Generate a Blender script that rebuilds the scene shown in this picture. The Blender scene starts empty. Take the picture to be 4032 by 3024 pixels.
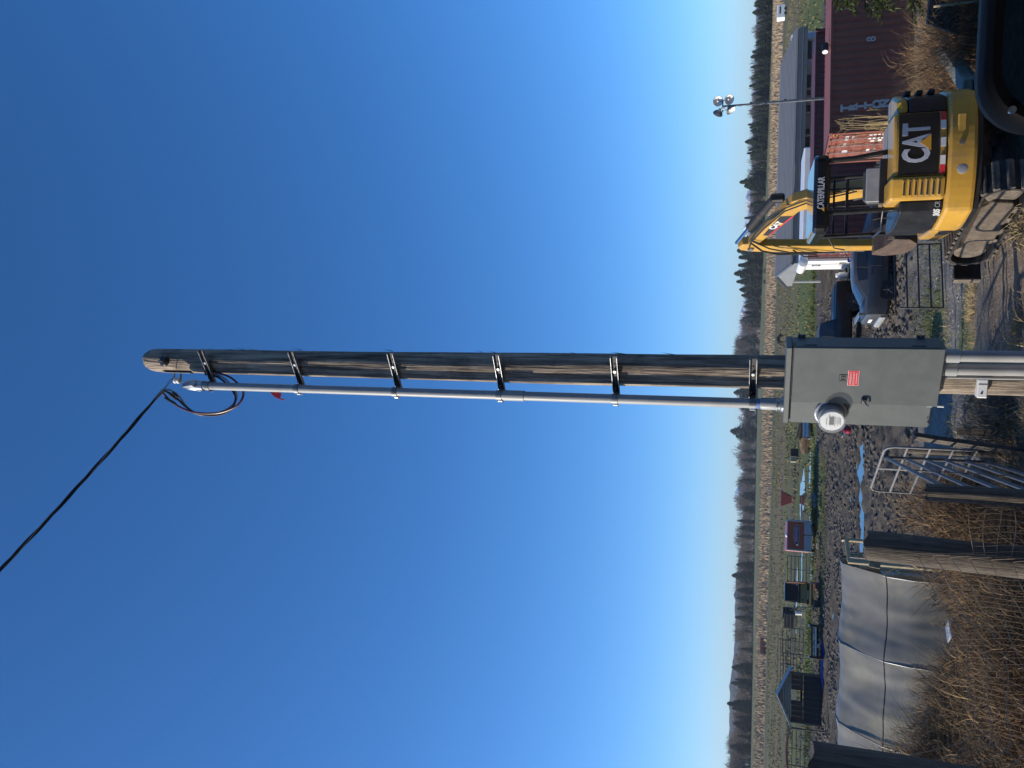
import bpy, math, random
import numpy as np
from mathutils import Vector, Matrix, noise
random.seed(7); rng = np.random.default_rng(7)
R_ = math.radians
scene = bpy.context.scene
col = scene.collection

# ------------------------------------------------------------------ camera, sky, sun, exposure
CAM = Vector((0, 0, 3.2)); FPX = 3029.0; PITCH = R_(17.45); ROLL = R_(1.55)
Fw = Vector((0, math.cos(PITCH), math.sin(PITCH)))
Uv = Vector((0, -math.sin(PITCH), math.cos(PITCH)))
Rt = Vector((1, 0, 0))
R2 = Rt*math.cos(ROLL) + Uv*math.sin(ROLL)
U2 = Uv*math.cos(ROLL) - Rt*math.sin(ROLL)
cam_d = bpy.data.cameras.new('camera'); cam = bpy.data.objects.new('camera', cam_d); col.objects.link(cam)
cam_d.sensor_fit = 'HORIZONTAL'; cam_d.sensor_width = 36; cam_d.lens = 36*FPX/4032
cam_d.clip_start = 0.05; cam_d.clip_end = 9000
m = Matrix.Identity(4)          # the phone was held on its side: picture right = down, picture up = right
for i, v in enumerate((-U2, R2, -Fw)):
    for k in range(3): m[k][i] = v[k]
m.translation = CAM; cam.matrix_world = m
scene.camera = cam

SUN_EL = R_(19); SUN_AZ = R_(-98)      # compass angle of the sun from +Y, clockwise; -90 = from the left
sdir = Vector((math.sin(SUN_AZ)*math.cos(SUN_EL), math.cos(SUN_AZ)*math.cos(SUN_EL), math.sin(SUN_EL)))
world = bpy.data.worlds.new('World'); scene.world = world; world.use_nodes = True
wn = world.node_tree.nodes; wl = world.node_tree.links
bg = wn['Background']; sky = wn.new('ShaderNodeTexSky'); sky.sky_type = 'NISHITA'; sky.sun_disc = False
sky.sun_elevation = SUN_EL; sky.sun_rotation = SUN_AZ; sky.altitude = 0; sky.air_density = 0.72; sky.dust_density = 0.5; sky.ozone_density = 6.0
hs = wn.new('ShaderNodeHueSaturation'); hs.inputs['Saturation'].default_value = 1.11; wl.new(sky.outputs[0], hs.inputs['Color']); wl.new(hs.outputs[0], bg.inputs[0]); bg.inputs[1].default_value = 0.15
sl = bpy.data.lights.new('sun', 'SUN'); sl.energy = 4.0; sl.angle = R_(0.5); sl.color = (1.0, 0.90, 0.76)
so = bpy.data.objects.new('sun', sl); col.objects.link(so)
so.rotation_euler = sdir.to_track_quat('Z', 'Y').to_euler(); so.location = (-30, 0, 30)
vs = scene.view_settings; vs.view_transform = 'Standard'; vs.look = 'None'; vs.exposure = 0.5; vs.gamma = 1; vs.use_curve_mapping = False
scene.cycles.max_bounces = 6; scene.cycles.volume_bounces = 1; scene.cycles.transparent_max_bounces = 12

# ------------------------------------------------------------------ placing helpers
def ray(x, y): return Fw + R2*((1512-y)/FPX) - U2*((x-2016)/FPX)
def at(x, y, Y):                       # photo pixel and forward distance -> point
    d = ray(x, y); return CAM + d*(Y/d.y)
def onz(x, y, z):                      # photo pixel and height -> point
    d = ray(x, y); return CAM + d*((z-CAM.z)/d.z)
YARD = -1.6
def sstep(a, b, t):
    t = min(1, max(0, (t-a)/(b-a))); return t*t*(3-2*t)
def n2(x, y, s, o=0): return noise.noise(Vector((x*s+o, y*s-o, o*1.7)))

# ------------------------------------------------------------------ mesh builder
class MB:
    def __init__(s): s.v = []; s.f = []
    def add(s, vs, fs):
        o = len(s.v); s.v += [tuple(v) for v in vs]; s.f += [tuple(i+o for i in f) for f in fs]; return s
    def box(s, c, d, rot=None, taper=1.0):
        c = Vector(c); hx, hy, hz = d[0]/2, d[1]/2, d[2]/2; vs = []
        for z in (-hz, hz):
            k = taper if z > 0 else 1
            for x, y in ((-hx, -hy), (hx, -hy), (hx, hy), (-hx, hy)):
                p = Vector((x*k, y*k, z)); vs.append(c + (rot @ p if rot else p))
        return s.add(vs, [(3,2,1,0),(4,5,6,7),(0,1,5,4),(1,2,6,5),(2,3,7,6),(3,0,4,7)])
    def rbox(s, c, d, b, rot=None):    # box with chamfered edges
        c = Vector(c); h = [d[0]/2, d[1]/2, d[2]/2]; b = min(b, min(h)*0.98); vs = {}; L = []
        def V(sx, sy, sz, ax):
            k = (sx, sy, sz, ax)
            if k not in vs:
                p = [sx*(h[0]-b), sy*(h[1]-b), sz*(h[2]-b)]; p[ax] = (sx, sy, sz)[ax]*h[ax]; p = Vector(p)
                vs[k] = len(L); L.append(c + (rot @ p if rot else p))
            return vs[k]
        F = []
        for ax in range(3):
            a, e = [i for i in range(3) if i != ax]
            for sg in (-1, 1):
                q = []
                for sa, se in ((-1,-1),(1,-1),(1,1),(-1,1)):
                    sv = [0,0,0]; sv[ax] = sg; sv[a] = sa; sv[e] = se; q.append(V(*sv, ax))
                F.append(q)
        for a in range(3):
            e, g = [i for i in range(3) if i != a]
            for se in (-1, 1):
                for sg in (-1, 1):
                    q = []
                    for sa, ax in ((-1, e), (1, e), (1, g), (-1, g)):
                        sv = [0,0,0]; sv[a] = sa; sv[e] = se; sv[g] = sg; q.append(V(*sv, ax))
                    F.append(q)
        for sx in (-1,1):
            for sy in (-1,1):
                for sz in (-1,1): F.append([V(sx,sy,sz,0), V(sx,sy,sz,1), V(sx,sy,sz,2)])
        return s.add(L, F)
    def cyl(s, p0, p1, r0, r1=None, n=12, cap=True):
        p0 = Vector(p0); p1 = Vector(p1); r1 = r0 if r1 is None else r1
        return s.tube([p0, p1], [r0, r1], n, cap)
    def tube(s, pts, r, n=8, cap=True, flat=1.0):
        pts = [Vector(p) for p in pts]; k = len(pts); rs = r if isinstance(r, (list, tuple)) else [r]*k
        vs = []; up = None
        for i, p in enumerate(pts):
            t = (pts[min(i+1, k-1)] - pts[max(i-1, 0)])
            t = t.normalized() if t.length > 1e-9 else Vector((0,0,1))
            if up is None: up = Vector((0,0,1)) if abs(t.z) < .9 else Vector((1,0,0))
            a = t.cross(up)
            if a.length < 1e-6: a = t.cross(Vector((0,1,0)))
            a.normalize(); b = a.cross(t); up = b
            for j in range(n):
                w = 2*math.pi*j/n; vs.append(p + a*math.cos(w)*rs[i] + b*math.sin(w)*rs[i]*flat)
        fs = [(i*n+j, i*n+(j+1) % n, (i+1)*n+(j+1) % n, (i+1)*n+j) for i in range(k-1) for j in range(n)]
        if cap: fs += [tuple(range(n-1, -1, -1)), tuple((k-1)*n+j for j in range(n))]
        return s.add(vs, fs)
    def prism(s, poly, o, ax, ay, az, a, b):   # polygon in the (ax, ay) plane pushed along az from a to b
        o = Vector(o); ax = Vector(ax); ay = Vector(ay); az = Vector(az); n = len(poly)
        vs = [o + ax*x + ay*y + az*a for x, y in poly] + [o + ax*x + ay*y + az*b for x, y in poly]
        return s.add(vs, [tuple(range(n-1, -1, -1)), tuple(range(n, 2*n))] + [(i, (i+1) % n, n+(i+1) % n, n+i) for i in range(n)])
    def lathe(s, prof, o, az, n=20, cap=True):   # prof: (radius, height along az)
        o = Vector(o); az = Vector(az).normalized(); t = Vector((1,0,0)) if abs(az.x) < .9 else Vector((0,1,0))
        a = az.cross(t).normalized(); b = az.cross(a); vs = []
        for r, h in prof:
            for j in range(n):
                w = 2*math.pi*j/n; vs.append(o + az*h + a*math.cos(w)*r + b*math.sin(w)*r)
        k = len(prof)
        fs = [(i*n+j, i*n+(j+1) % n, (i+1)*n+(j+1) % n, (i+1)*n+j) for i in range(k-1) for j in range(n)]
        if cap: fs += [tuple(range(n-1, -1, -1)), tuple((k-1)*n+j for j in range(n))]
        return s.add(vs, fs)
    def grid(s, fn, nu, nv):
        vs = [fn(i/nu, j/nv) for j in range(nv+1) for i in range(nu+1)]
        return s.add(vs, [(j*(nu+1)+i, j*(nu+1)+i+1, (j+1)*(nu+1)+i+1, (j+1)*(nu+1)+i) for j in range(nv) for i in range(nu)])
    def mesh(s, name, mat, smooth=False, ang=40):
        me = bpy.data.meshes.new(name); me.from_pydata(s.v, [], s.f); me.update()
        import bmesh
        bm = bmesh.new(); bm.from_mesh(me); bmesh.ops.recalc_face_normals(bm, faces=bm.faces); bm.to_mesh(me); bm.free()
        if mat: me.materials.append(mat)
        if smooth:
            me.polygons.foreach_set('use_smooth', [True]*len(me.polygons)); me.set_sharp_from_angle(angle=R_(ang))
        return me
    def build(s, name, mat, parent=None, smooth=False, ang=40, bevel=0, M=None):
        return put(name, s.mesh(name, mat, smooth, ang), parent, bevel, M)
def put(name, me, parent=None, bevel=0, M=None):
    o = bpy.data.objects.new(name, me); col.objects.link(o)
    if parent: o.parent = parent
    if M is not None: o.matrix_local = M if parent else M; o.matrix_basis = M
    if bevel:
        b = o.modifiers.new('bevel', 'BEVEL'); b.width = bevel; b.segments = 2; b.limit_method = 'ANGLE'; b.angle_limit = R_(35); b.harden_normals = False
    return o
def tag(o, label, cat, group=None, kind=None):
    o['label'] = label; o['category'] = cat
    if group: o['group'] = group
    if kind: o['kind'] = kind
    return o
def thing(name, label, cat, loc=(0,0,0), rz=0, group=None):
    o = bpy.data.objects.new(name, None); col.objects.link(o); o.location = loc; o.rotation_euler = (0,0,rz); o.empty_display_size = .1
    return tag(o, label, cat, group)
def npmesh(name, V, Fq, mat, tri=False):     # numpy verts (n,3), faces (m,3|4)
    me = bpy.data.meshes.new(name); k = Fq.shape[1]
    me.vertices.add(len(V)); me.vertices.foreach_set('co', np.asarray(V, np.float32).ravel())
    me.loops.add(Fq.size); me.loops.foreach_set('vertex_index', Fq.astype(np.int32).ravel())
    me.polygons.add(len(Fq)); me.polygons.foreach_set('loop_start', np.arange(0, Fq.size, k, dtype=np.int32))
    me.update(calc_edges=True); me.validate()
    if mat: me.materials.append(mat)
    return me
def text(name, s, size, mat, parent, M, offset=0.0, ext=0.0015, align='CENTER', sx=1.0, shear=0.0):
    cu = bpy.data.curves.new('t', 'FONT'); cu.body = s; cu.size = size; cu.align_x = align; cu.align_y = 'CENTER'; cu.offset = offset; cu.extrude = ext; cu.shear = shear; cu.resolution_u = 3
    ob = bpy.data.objects.new('t', cu); col.objects.link(ob)
    me = bpy.data.meshes.new_from_object(ob.evaluated_get(bpy.context.evaluated_depsgraph_get())); bpy.data.objects.remove(ob); bpy.data.curves.remove(cu)
    me.transform(Matrix.Diagonal((sx, 1, 1, 1))); me.materials.clear(); me.materials.append(mat); me.name = name
    return put(name, me, parent, 0, M)
def frame(o, x, y):                         # matrix whose X, Y are the given directions
    x = Vector(x).normalized(); y = Vector(y).normalized(); z = x.cross(y); m = Matrix.Identity(4)
    for i, v in enumerate((x, y, z)):
        for k in range(3): m[k][i] = v[k]
    m.translation = Vector(o); return m

# ------------------------------------------------------------------ materials
def mat(name, c1, c2=None, scale=6, rough=.6, metal=0, bump=0, bscale=None, stretch=(1,1,1), dirt=None, dirt_amt=.4, dscale=3, spec=.5, coat=0, rvar=.12, contrast=(.35,.65), transl=0):
    mt = bpy.data.materials.new(name); mt.use_nodes = True; N = mt.node_tree.nodes; L = mt.node_tree.links; P = N['Principled BSDF']
    P.inputs['Roughness'].default_value = rough; P.inputs['Metallic'].default_value = metal; P.inputs['Specular IOR Level'].default_value = spec
    if coat: P.inputs['Coat Weight'].default_value = coat; P.inputs['Coat Roughness'].default_value = .08
    tc = N.new('ShaderNodeTexCoord'); mp = N.new('ShaderNodeMapping'); L.new(tc.outputs['Object'], mp.inputs[0]); mp.inputs['Scale'].default_value = stretch
    if c2 is None: c2 = tuple(x*.82 for x in c1)
    no = N.new('ShaderNodeTexNoise'); no.inputs['Scale'].default_value = scale; no.inputs['Detail'].default_value = 6; no.inputs['Roughness'].default_value = .62; L.new(mp.outputs[0], no.inputs[0])
    cr = N.new('ShaderNodeValToRGB'); cr.color_ramp.elements[0].position = contrast[0]; cr.color_ramp.elements[1].position = contrast[1]
    cr.color_ramp.elements[0].color = (*c2, 1); cr.color_ramp.elements[1].color = (*c1, 1); L.new(no.outputs[0], cr.inputs[0]); out = cr.outputs[0]
    if dirt:
        n2_ = N.new('ShaderNodeTexNoise'); n2_.inputs['Scale'].default_value = dscale; n2_.inputs['Detail'].default_value = 8; n2_.inputs['Roughness'].default_value = .7; L.new(tc.outputs['Object'], n2_.inputs[0])
        r2 = N.new('ShaderNodeMapRange'); r2.inputs[1].default_value = .48; r2.inputs[2].default_value = .68; r2.inputs[4].default_value = dirt_amt; L.new(n2_.outputs[0], r2.inputs[0])
        mx = N.new('ShaderNodeMixRGB'); L.new(r2.outputs[0], mx.inputs[0]); L.new(out, mx.inputs[1]); mx.inputs[2].default_value = (*dirt, 1); out = mx.outputs[0]
    L.new(out, P.inputs['Base Color'])
    if rvar:
        rr = N.new('ShaderNodeMapRange'); rr.inputs[3].default_value = max(.02, rough-rvar); rr.inputs[4].default_value = min(1, rough+rvar); L.new(no.outputs[0], rr.inputs[0]); L.new(rr.outputs[0], P.inputs['Roughness'])
    if bump:
        nb = N.new('ShaderNodeTexNoise'); nb.inputs['Scale'].default_value = bscale or scale*3; nb.inputs['Detail'].default_value = 5; L.new(mp.outputs[0], nb.inputs[0])
        bm = N.new('ShaderNodeBump'); bm.inputs['Strength'].default_value = min(1, bump); bm.inputs['Distance'].default_value = .02; L.new(nb.outputs[0], bm.inputs['Height']); L.new(bm.outputs[0], P.inputs['Normal'])
    return mt
def glass_mat(name, c=(.02,.025,.03), rough=.06, alpha=1.0):
    mt = mat(name, c, c, rough=rough, rvar=0, spec=.7); mt.node_tree.nodes['Principled BSDF'].inputs['Alpha'].default_value = alpha; return mt
K = {}
K['grey_steel'] = mat('grey enamel', (.095,.11,.107), (.085,.099,.096), 14, .5, 0, dirt=(.2,.21,.2), dirt_amt=.16, dscale=5, bump=.03, bscale=160)
K['galv'] = mat('galvanised steel', (.50,.52,.53), (.33,.35,.36), 18, .36, .75, bump=.05)
K['galv_dull'] = mat('dull galvanised', (.26,.27,.27), (.16,.17,.17), 12, .5, .6, dirt=(.13,.08,.05), dirt_amt=.5, dscale=9)
K['pvc'] = mat('grey conduit', (.32,.33,.325), (.27,.28,.275), 9, .45, 0, dirt=(.34,.33,.30), dirt_amt=.4, dscale=6)
K['pvc_white'] = mat('pale conduit', (.28,.28,.27), (.23,.23,.22), 9, .5, 0, dirt=(.40,.37,.32), dirt_amt=.4, dscale=5)
K['chrome'] = mat('bright metal', (.75,.75,.74), (.6,.6,.6), 20, .18, 1)
K['black_rubber'] = mat('black rubber', (.018,.018,.019), (.012,.012,.012), 10, .7, 0, dirt=(.10,.085,.065), dirt_amt=.3, dscale=8)
K['black_paint'] = mat('black paint', (.016,.017,.019), (.011,.011,.013), 5, .32, 0, dirt=(.07,.065,.055), dirt_amt=.25, dscale=4)
K['black_gloss'] = mat('black gloss', (.012,.012,.014), (.010,.010,.011), 3, .14, 0, coat=.3, rvar=.05)
K['cat_yellow'] = mat('machine yellow', (.55,.31,.045), (.48,.265,.038), 3, .38, 0, dirt=(.26,.18,.09), dirt_amt=.7, dscale=2.6, coat=.1)
K['mud_dry'] = mat('dried mud', (.15,.118,.085), (.08,.064,.047), 7, .95, 0, bump=.8, bscale=25, dirt=(.10,.08,.06), dirt_amt=.6, dscale=11)
K['mud_steel'] = mat('muddy track steel', (.16,.13,.10), (.075,.065,.055), 9, .85, .1, bump=.6, dirt=(.27,.21,.15), dirt_amt=.7, dscale=5)
K['white_print'] = mat('white print', (.72,.72,.70), (.66,.66,.64), 9, .5)
K['grey_print'] = mat('grey print', (.33,.34,.36), (.27,.28,.30), 7, .55, dirt=(.2,.2,.2), dirt_amt=.3)
K['dark_print'] = mat('dark print', (.02,.022,.025), None, 9, .5)
K['red_print'] = mat('red label', (.62,.03,.05), (.55,.025,.04), 8, .45)
K['orange_print'] = mat('amber triangle', (.75,.36,.03), (.68,.32,.03), 8, .45)
K['yellow_print'] = mat('yellow label', (.80,.55,.03), (.7,.48,.03), 8, .5)
K['lens_red'] = mat('red lens', (.40,.015,.012), (.3,.01,.01), 12, .12, coat=.4)
K['glass'] = glass_mat('dark window glass')
def grey_wood(name, c1, c2, s=1): return mat(name, c1, c2, 3.2*s, .88, 0, bump=.9, bscale=9*s, stretch=(9,9,.5), dirt=(.055,.042,.033), dirt_amt=.7, dscale=3.0, contrast=(.36,.64))
K['pole_wood'] = grey_wood('weathered pole wood', (.42,.34,.25), (.07,.052,.04))
K['post_wood'] = grey_wood('dark post wood', (.15,.125,.095), (.06,.05,.04), 1.4)
K['lumber'] = mat('pale lumber', (.42,.36,.23), (.30,.25,.15), 4, .8, 0, bump=.3, stretch=(8,8,.8), dirt=(.18,.15,.09), dirt_amt=.5)
# ------------------------------------------------------------------ ground, fields, water
PUD = [(-3.6,39.2,1.5,.95),(-6.2,38.6,2.1,.75),(-7.9,38.3,1.2,.5),(-3.1,40.6,.9,.35),(-2.6,37.8,.5,.25),
       (-6.8,72,1.7,1.6),(-9.6,80,2.2,2.6),(-11.2,84,2.0,1.7),(-11.6,69.5,1.5,1.9),(-12.8,66.5,1.4,1.5),(-14.6,66,1.6,1.5),(-16.2,67.5,2.4,1.0),(-17.5,79,3.5,1.3),(-22,86,4,1.6),
       (-7.6,45.5,.5,.45),(-9.6,46.8,.8,.35),(-11.5,45.2,.9,.3),(-14.5,45.5,1.6,.35),(-13,49.5,.7,.3),(-5.6,42.4,.8,.25),(-9.2,49.6,.6,.3),(-8.9,52.5,.5,.25)]
_pt = np.random.default_rng(11).permutation(512); _ga = np.random.default_rng(12).uniform(0, 2*np.pi, 512)
def pn(x, y, s, o=0):            # gradient noise on arrays
    x = np.asarray(x, float)*s + o*1.37; y = np.asarray(y, float)*s - o*2.11
    xi = np.floor(x).astype(int); yi = np.floor(y).astype(int); fx = x-xi; fy = y-yi
    def g(i, j):
        a = _ga[_pt[(_pt[(xi+i) & 511] + yi + j) & 511]]; return np.cos(a)*(fx-i) + np.sin(a)*(fy-j)
    u = fx*fx*fx*(fx*(fx*6-15)+10); v = fy*fy*fy*(fy*(fy*6-15)+10)
    return ((g(0,0)*(1-u)+g(1,0)*u)*(1-v) + (g(0,1)*(1-u)+g(1,1)*u)*v)*1.5
def ss(a, b, t):
    t = np.clip((t-a)/(b-a), 0, 1); return t*t*(3-2*t)
def pudd(x, y):
    d = np.zeros_like(x); w = pn(x, y, 1.3, 4)*.35
    for cx, cy, a, b in PUD: d = np.maximum(d, 1-ss(.55, 1.25, np.hypot((x-cx)/a, (y-cy)/b) + w))
    return d
def zbase(x, y): return YARD*sstep(12.2, 20.5, y)
def zgv(x, y):
    zb = YARD*ss(12.2, 20.5, y); near = 1-ss(95, 115, y)
    k = ss(23, 29, y)*(1-ss(60, 68, y + 4*pn(x, y, .12, 2)))*(1-.7*ss(10, 16, x))
    a = .04*pn(x, y, 1.1, 1) + .018*pn(x, y, 2.6, 3) + .05*pn(x, y, .3, 6) + .010*pn(x, y, 4.3, 9)*(1-ss(24, 30, y))
    rut = np.sin((y*.94 + x*.16 + 1.6*pn(x, y, .16, 8))*3.1)
    rut2 = np.sin((x*.80 + y*.35 + 1.4*pn(x, y, .2, 18))*2.6)
    mud = .10*pn(x, y, 1.5, 5) + .095*rut*np.clip(.35+1.3*pn(x, y, .2, 12), 0, 1) + .06*rut2*np.clip(1.4*pn(x, y, .15, 22), 0, 1) + .09*np.abs(pn(x, y, 2.2, 7)) + .05*np.abs(pn(x, y, 3.6, 17)) - .05
    d = a*(.6+1.0*(1-ss(20, 26, y)))*near + k*mud + (1-near)*.12*pn(x, y, .05, 1)
    return zb + d - pudd(x, y)*(.16 + d*.85)
def zg(x, y): return float(zgv(np.array([x], float), np.array([y], float))[0])
C_lane=(.225,.18,.13); C_grav=(.205,.19,.165); C_mud=(.10,.084,.063); C_green=(.11,.13,.035); C_olive=(.16,.142,.062); C_brown=(.165,.122,.07)
C_reed=(.295,.22,.14); C_far=(.12,.145,.05)
def gcolv(x, y):
    w = pn(x, y, .09, 3); v = pn(x, y, .5, 8)
    def mix(c, d, t):
        d = np.asarray(d, float); d = d if d.ndim == 2 else np.broadcast_to(d, c.shape); return c*(1-t[:, None]) + d*t[:, None]
    c = np.broadcast_to(np.array(C_lane, float), (len(x), 3)).copy()
    c = mix(c, C_brown, .5*ss(0, .35, v))
    gg = mix(np.broadcast_to(np.array(C_grav, float), c.shape), C_green, .8*ss(.02, .35, pn(x, y, .35, 5)))
    c = mix(c, gg, ss(14.5, 17.5, y + 2.2*w))
    c = mix(c, (.10,.08,.055), ss(1.6, 2.6, -x)*(1-ss(20, 24, y)))
    me = 63 + 8*ss(-8, 4, x) + 7.5*w
    c = mix(c, C_mud, ss(24, 28, y + 2*w)); c = mix(c, C_grav, .55*ss(1, 4, x)*(1-ss(30, 40, y))*ss(24, 28, y))
    c = mix(c, C_green, ss(me-2.5, me+1, y))
    t2 = ss(4, 9, -x)*ss(me+4, me+8, y)*(1-ss(100, 112, y)); pen = mix(np.broadcast_to(np.array(C_mud, float), c.shape), C_green, ss(-.15, .25, pn(x*.35, y, .33, 2))); c = mix(c, pen, t2*.9)
    ob = mix(np.broadcast_to(np.array(C_olive, float), c.shape), C_brown, np.clip(.5+.5*pn(x, y*3, .02, 4), 0, 1)); c = mix(c, ob, ss(88, 122, y + 16*w))
    c = mix(c, C_green, .45*ss(.1, .3, pn(x*.25, y, .05, 7))*ss(85, 110, y)*(1-ss(185, 200, y)))
    c = mix(c, (.075,.09,.03), .8*ss(182, 190, y+6*w)*(1-ss(200, 210, y)))
    c = mix(c, C_reed, ss(200, 212, y+8*w)*(1-ss(360, 390, y)))
    fb = mix(np.broadcast_to(np.array(C_far, float), c.shape), C_olive, np.clip(.5+.5*np.sin(y*.035+w*2), 0, 1)); c = mix(c, fb, ss(362, 400, y))
    return c
def stepped(spans, ratio, end):
    a = [spans[0][0]]
    for s0, s1, st in spans:
        n = max(1, round((s1-a[-1])/st)); a += list(np.linspace(a[-1], s1, n+1)[1:])
    st = spans[-1][2]
    while a[-1] < end: st *= ratio; a.append(a[-1]+st)
    return a
xa = stepped([(0,6,.15),(6,24,.30)], 1.16, 3300); xs = [-v for v in xa[::-1]][:-1] + xa
ys = [-40,-30,-20,-12,-8,-5,-3,-1.5] + stepped([(0,8,1.0),(8,24,.14),(24,62,.19),(62,92,.32)], 1.12, 4300)
GX_, GY_ = np.meshgrid(np.array(xs), np.array(ys)); GXf, GYf = GX_.ravel(), GY_.ravel()
GZ_ = zgv(GXf, GYf); V = np.stack([GXf, GYf, GZ_], 1).astype(np.float32); CO = np.ones((len(GXf), 4), np.float32); CO[:, :3] = gcolv(GXf, GYf)
_XS, _YS, _ZG = np.array(xs), np.array(ys), GZ_.reshape(len(ys), len(xs))
def zlook(x, y):                 # height of the built sheet
    i = np.clip(np.searchsorted(_XS, x)-1, 0, len(_XS)-2); j = np.clip(np.searchsorted(_YS, y)-1, 0, len(_YS)-2)
    u = (x-_XS[i])/(_XS[i+1]-_XS[i]); v = (y-_YS[j])/(_YS[j+1]-_YS[j])
    return (_ZG[j,i]*(1-u)+_ZG[j,i+1]*u)*(1-v) + (_ZG[j+1,i]*(1-u)+_ZG[j+1,i+1]*u)*v
nx = len(xs); jj, ii = np.meshgrid(np.arange(len(ys)-1), np.arange(nx-1), indexing='ij'); q = (jj*nx+ii).ravel()
def attr_ground(name, bumpd, bs):
    mt = bpy.data.materials.new(name); mt.use_nodes = True; N = mt.node_tree.nodes; L = mt.node_tree.links; P = N['Principled BSDF']; P.inputs['Roughness'].default_value = .93; P.inputs['Specular IOR Level'].default_value = .25
    at_ = N.new('ShaderNodeAttribute'); at_.attribute_name = 'soil'; tc = N.new('ShaderNodeTexCoord'); acc = at_.outputs['Color']
    for s, lo, hi, d in ((.7,.75,1.25,5),(6,.62,1.35,8),(38,.6,1.45,4)):
        no = N.new('ShaderNodeTexNoise'); no.inputs['Scale'].default_value = s; no.inputs['Detail'].default_value = d; no.inputs['Roughness'].default_value = .65; L.new(tc.outputs['Object'], no.inputs[0])
        mr = N.new('ShaderNodeMapRange'); mr.inputs[1].default_value = .3; mr.inputs[2].default_value = .7; mr.inputs[3].default_value = lo; mr.inputs[4].default_value = hi; L.new(no.outputs[0], mr.inputs[0])
        mu = N.new('ShaderNodeVectorMath'); mu.operation = 'SCALE'; L.new(acc, mu.inputs[0]); L.new(mr.outputs[0], mu.inputs['Scale']); acc = mu.outputs[0]
    # pale stones scattered in the gravel
    vo = N.new('ShaderNodeTexVoronoi'); vo.inputs['Scale'].default_value = 9; L.new(tc.outputs['Object'], vo.inputs[0])
    st = N.new('ShaderNodeMath'); st.operation = 'LESS_THAN'; st.inputs[1].default_value = .13; L.new(vo.outputs['Distance'], st.inputs[0])
    hs = N.new('ShaderNodeSeparateColor'); L.new(vo.outputs['Color'], hs.inputs[0]); g2 = N.new('ShaderNodeMath'); g2.operation = 'GREATER_THAN'; g2.inputs[1].default_value = .72; L.new(hs.outputs[0], g2.inputs[0])
    mm = N.new('ShaderNodeMath'); mm.operation = 'MULTIPLY'; L.new(st.outputs[0], mm.inputs[0]); L.new(g2.outputs[0], mm.inputs[1]); m2 = N.new('ShaderNodeMath'); m2.operation = 'MULTIPLY'; m2.inputs[1].default_value = .55; L.new(mm.outputs[0], m2.inputs[0])
    mx = N.new('ShaderNodeMixRGB'); mx.inputs[2].default_value = (.42,.41,.38,1); L.new(m2.outputs[0], mx.inputs[0]); L.new(acc, mx.inputs[1]); L.new(mx.outputs[0], P.inputs['Base Color'])
    h = None
    for s, k in ((3,1.0),(13,.5),(45,.25)):
        nb = N.new('ShaderNodeTexNoise'); nb.inputs['Scale'].default_value = s; nb.inputs['Detail'].default_value = 6; nb.inputs['Roughness'].default_value = .7; L.new(tc.outputs['Object'], nb.inputs[0])
        ml = N.new('ShaderNodeMath'); ml.operation = 'MULTIPLY_ADD'; ml.inputs[1].default_value = k; L.new(nb.outputs[0], ml.inputs[0])
        if h: L.new(h, ml.inputs[2])
        else: ml.inputs[2].default_value = 0
        h = ml.outputs[0]
    bm = N.new('ShaderNodeBump'); bm.inputs['Strength'].default_value = .9; bm.inputs['Distance'].default_value = bumpd; L.new(h, bm.inputs['Height']); L.new(bm.outputs[0], P.inputs['Normal'])
    return mt
K['soil'] = attr_ground('soil and pasture', .09, 1)
gm = npmesh('ground', V, np.stack([q, q+1, q+nx+1, q+nx], 1), K['soil'])
ca = gm.color_attributes.new('soil', 'FLOAT_COLOR', 'POINT'); ca.data.foreach_set('color', CO.ravel())
gm.polygons.foreach_set('use_smooth', [True]*len(gm.polygons))
g = put('ground', gm); g['kind'] = 'structure'; g['label'] = 'muddy farm yard running out to flat pasture'
K['water'] = mat('muddy water', (.045,.04,.03), (.03,.028,.022), 2, .05, 0, bump=.02, bscale=30, rvar=.02, spec=.6)
for k, (cx, cy, a, b) in enumerate(PUD):
    mb = MB(); n = 28; zc = zbase(cx, cy) - .055
    mb.add([(cx+a*1.35*math.cos(6.2832*t/n), cy+b*1.4*math.sin(6.2832*t/n), zc + k*.0006) for t in range(n)], [tuple(range(n))])
    o = mb.build('puddle', K['water']); o['kind'] = 'structure'

# blades, stems and stalks: one mesh, many leaning tapered strips
def blades(P, h, w, lean, seg=2, curl=.5, az=None):
    n = len(P); az = rng.uniform(0, 2*np.pi, n) if az is None else az; fa = rng.uniform(0, 2*np.pi, n)
    d = np.stack([np.cos(az), np.sin(az), np.zeros(n)], 1); wv = np.stack([np.cos(fa), np.sin(fa), np.zeros(n)], 1)
    L = lean*rng.uniform(.2, 1, n); Vs = []
    for s in range(seg+1):
        t = s/seg; c = P + d*(h*L*t**(1+curl))[:, None]; c[:, 2] += h*(t - .35*L*t**2)
        hw = (w*(1-t*.85)/2)[:, None]*wv; Vs += [c-hw, c+hw]
    V = np.stack(Vs, 1).reshape(-1, 3); k = 2*(seg+1); F = []
    b = np.arange(n)*k
    for s in range(seg): F.append(np.stack([b+2*s, b+2*s+1, b+2*s+3, b+2*s+2], 1))
    return V, np.concatenate(F)
def stuff(name, label, cat, parts, mt):
    Vs, Fs, o = [], [], 0
    for V, F in parts: Vs.append(V); Fs.append(F+o); o += len(V)
    ob = put(name, npmesh(name, np.concatenate(Vs), np.concatenate(Fs), mt)); return tag(ob, label, cat, None, 'stuff')
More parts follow.
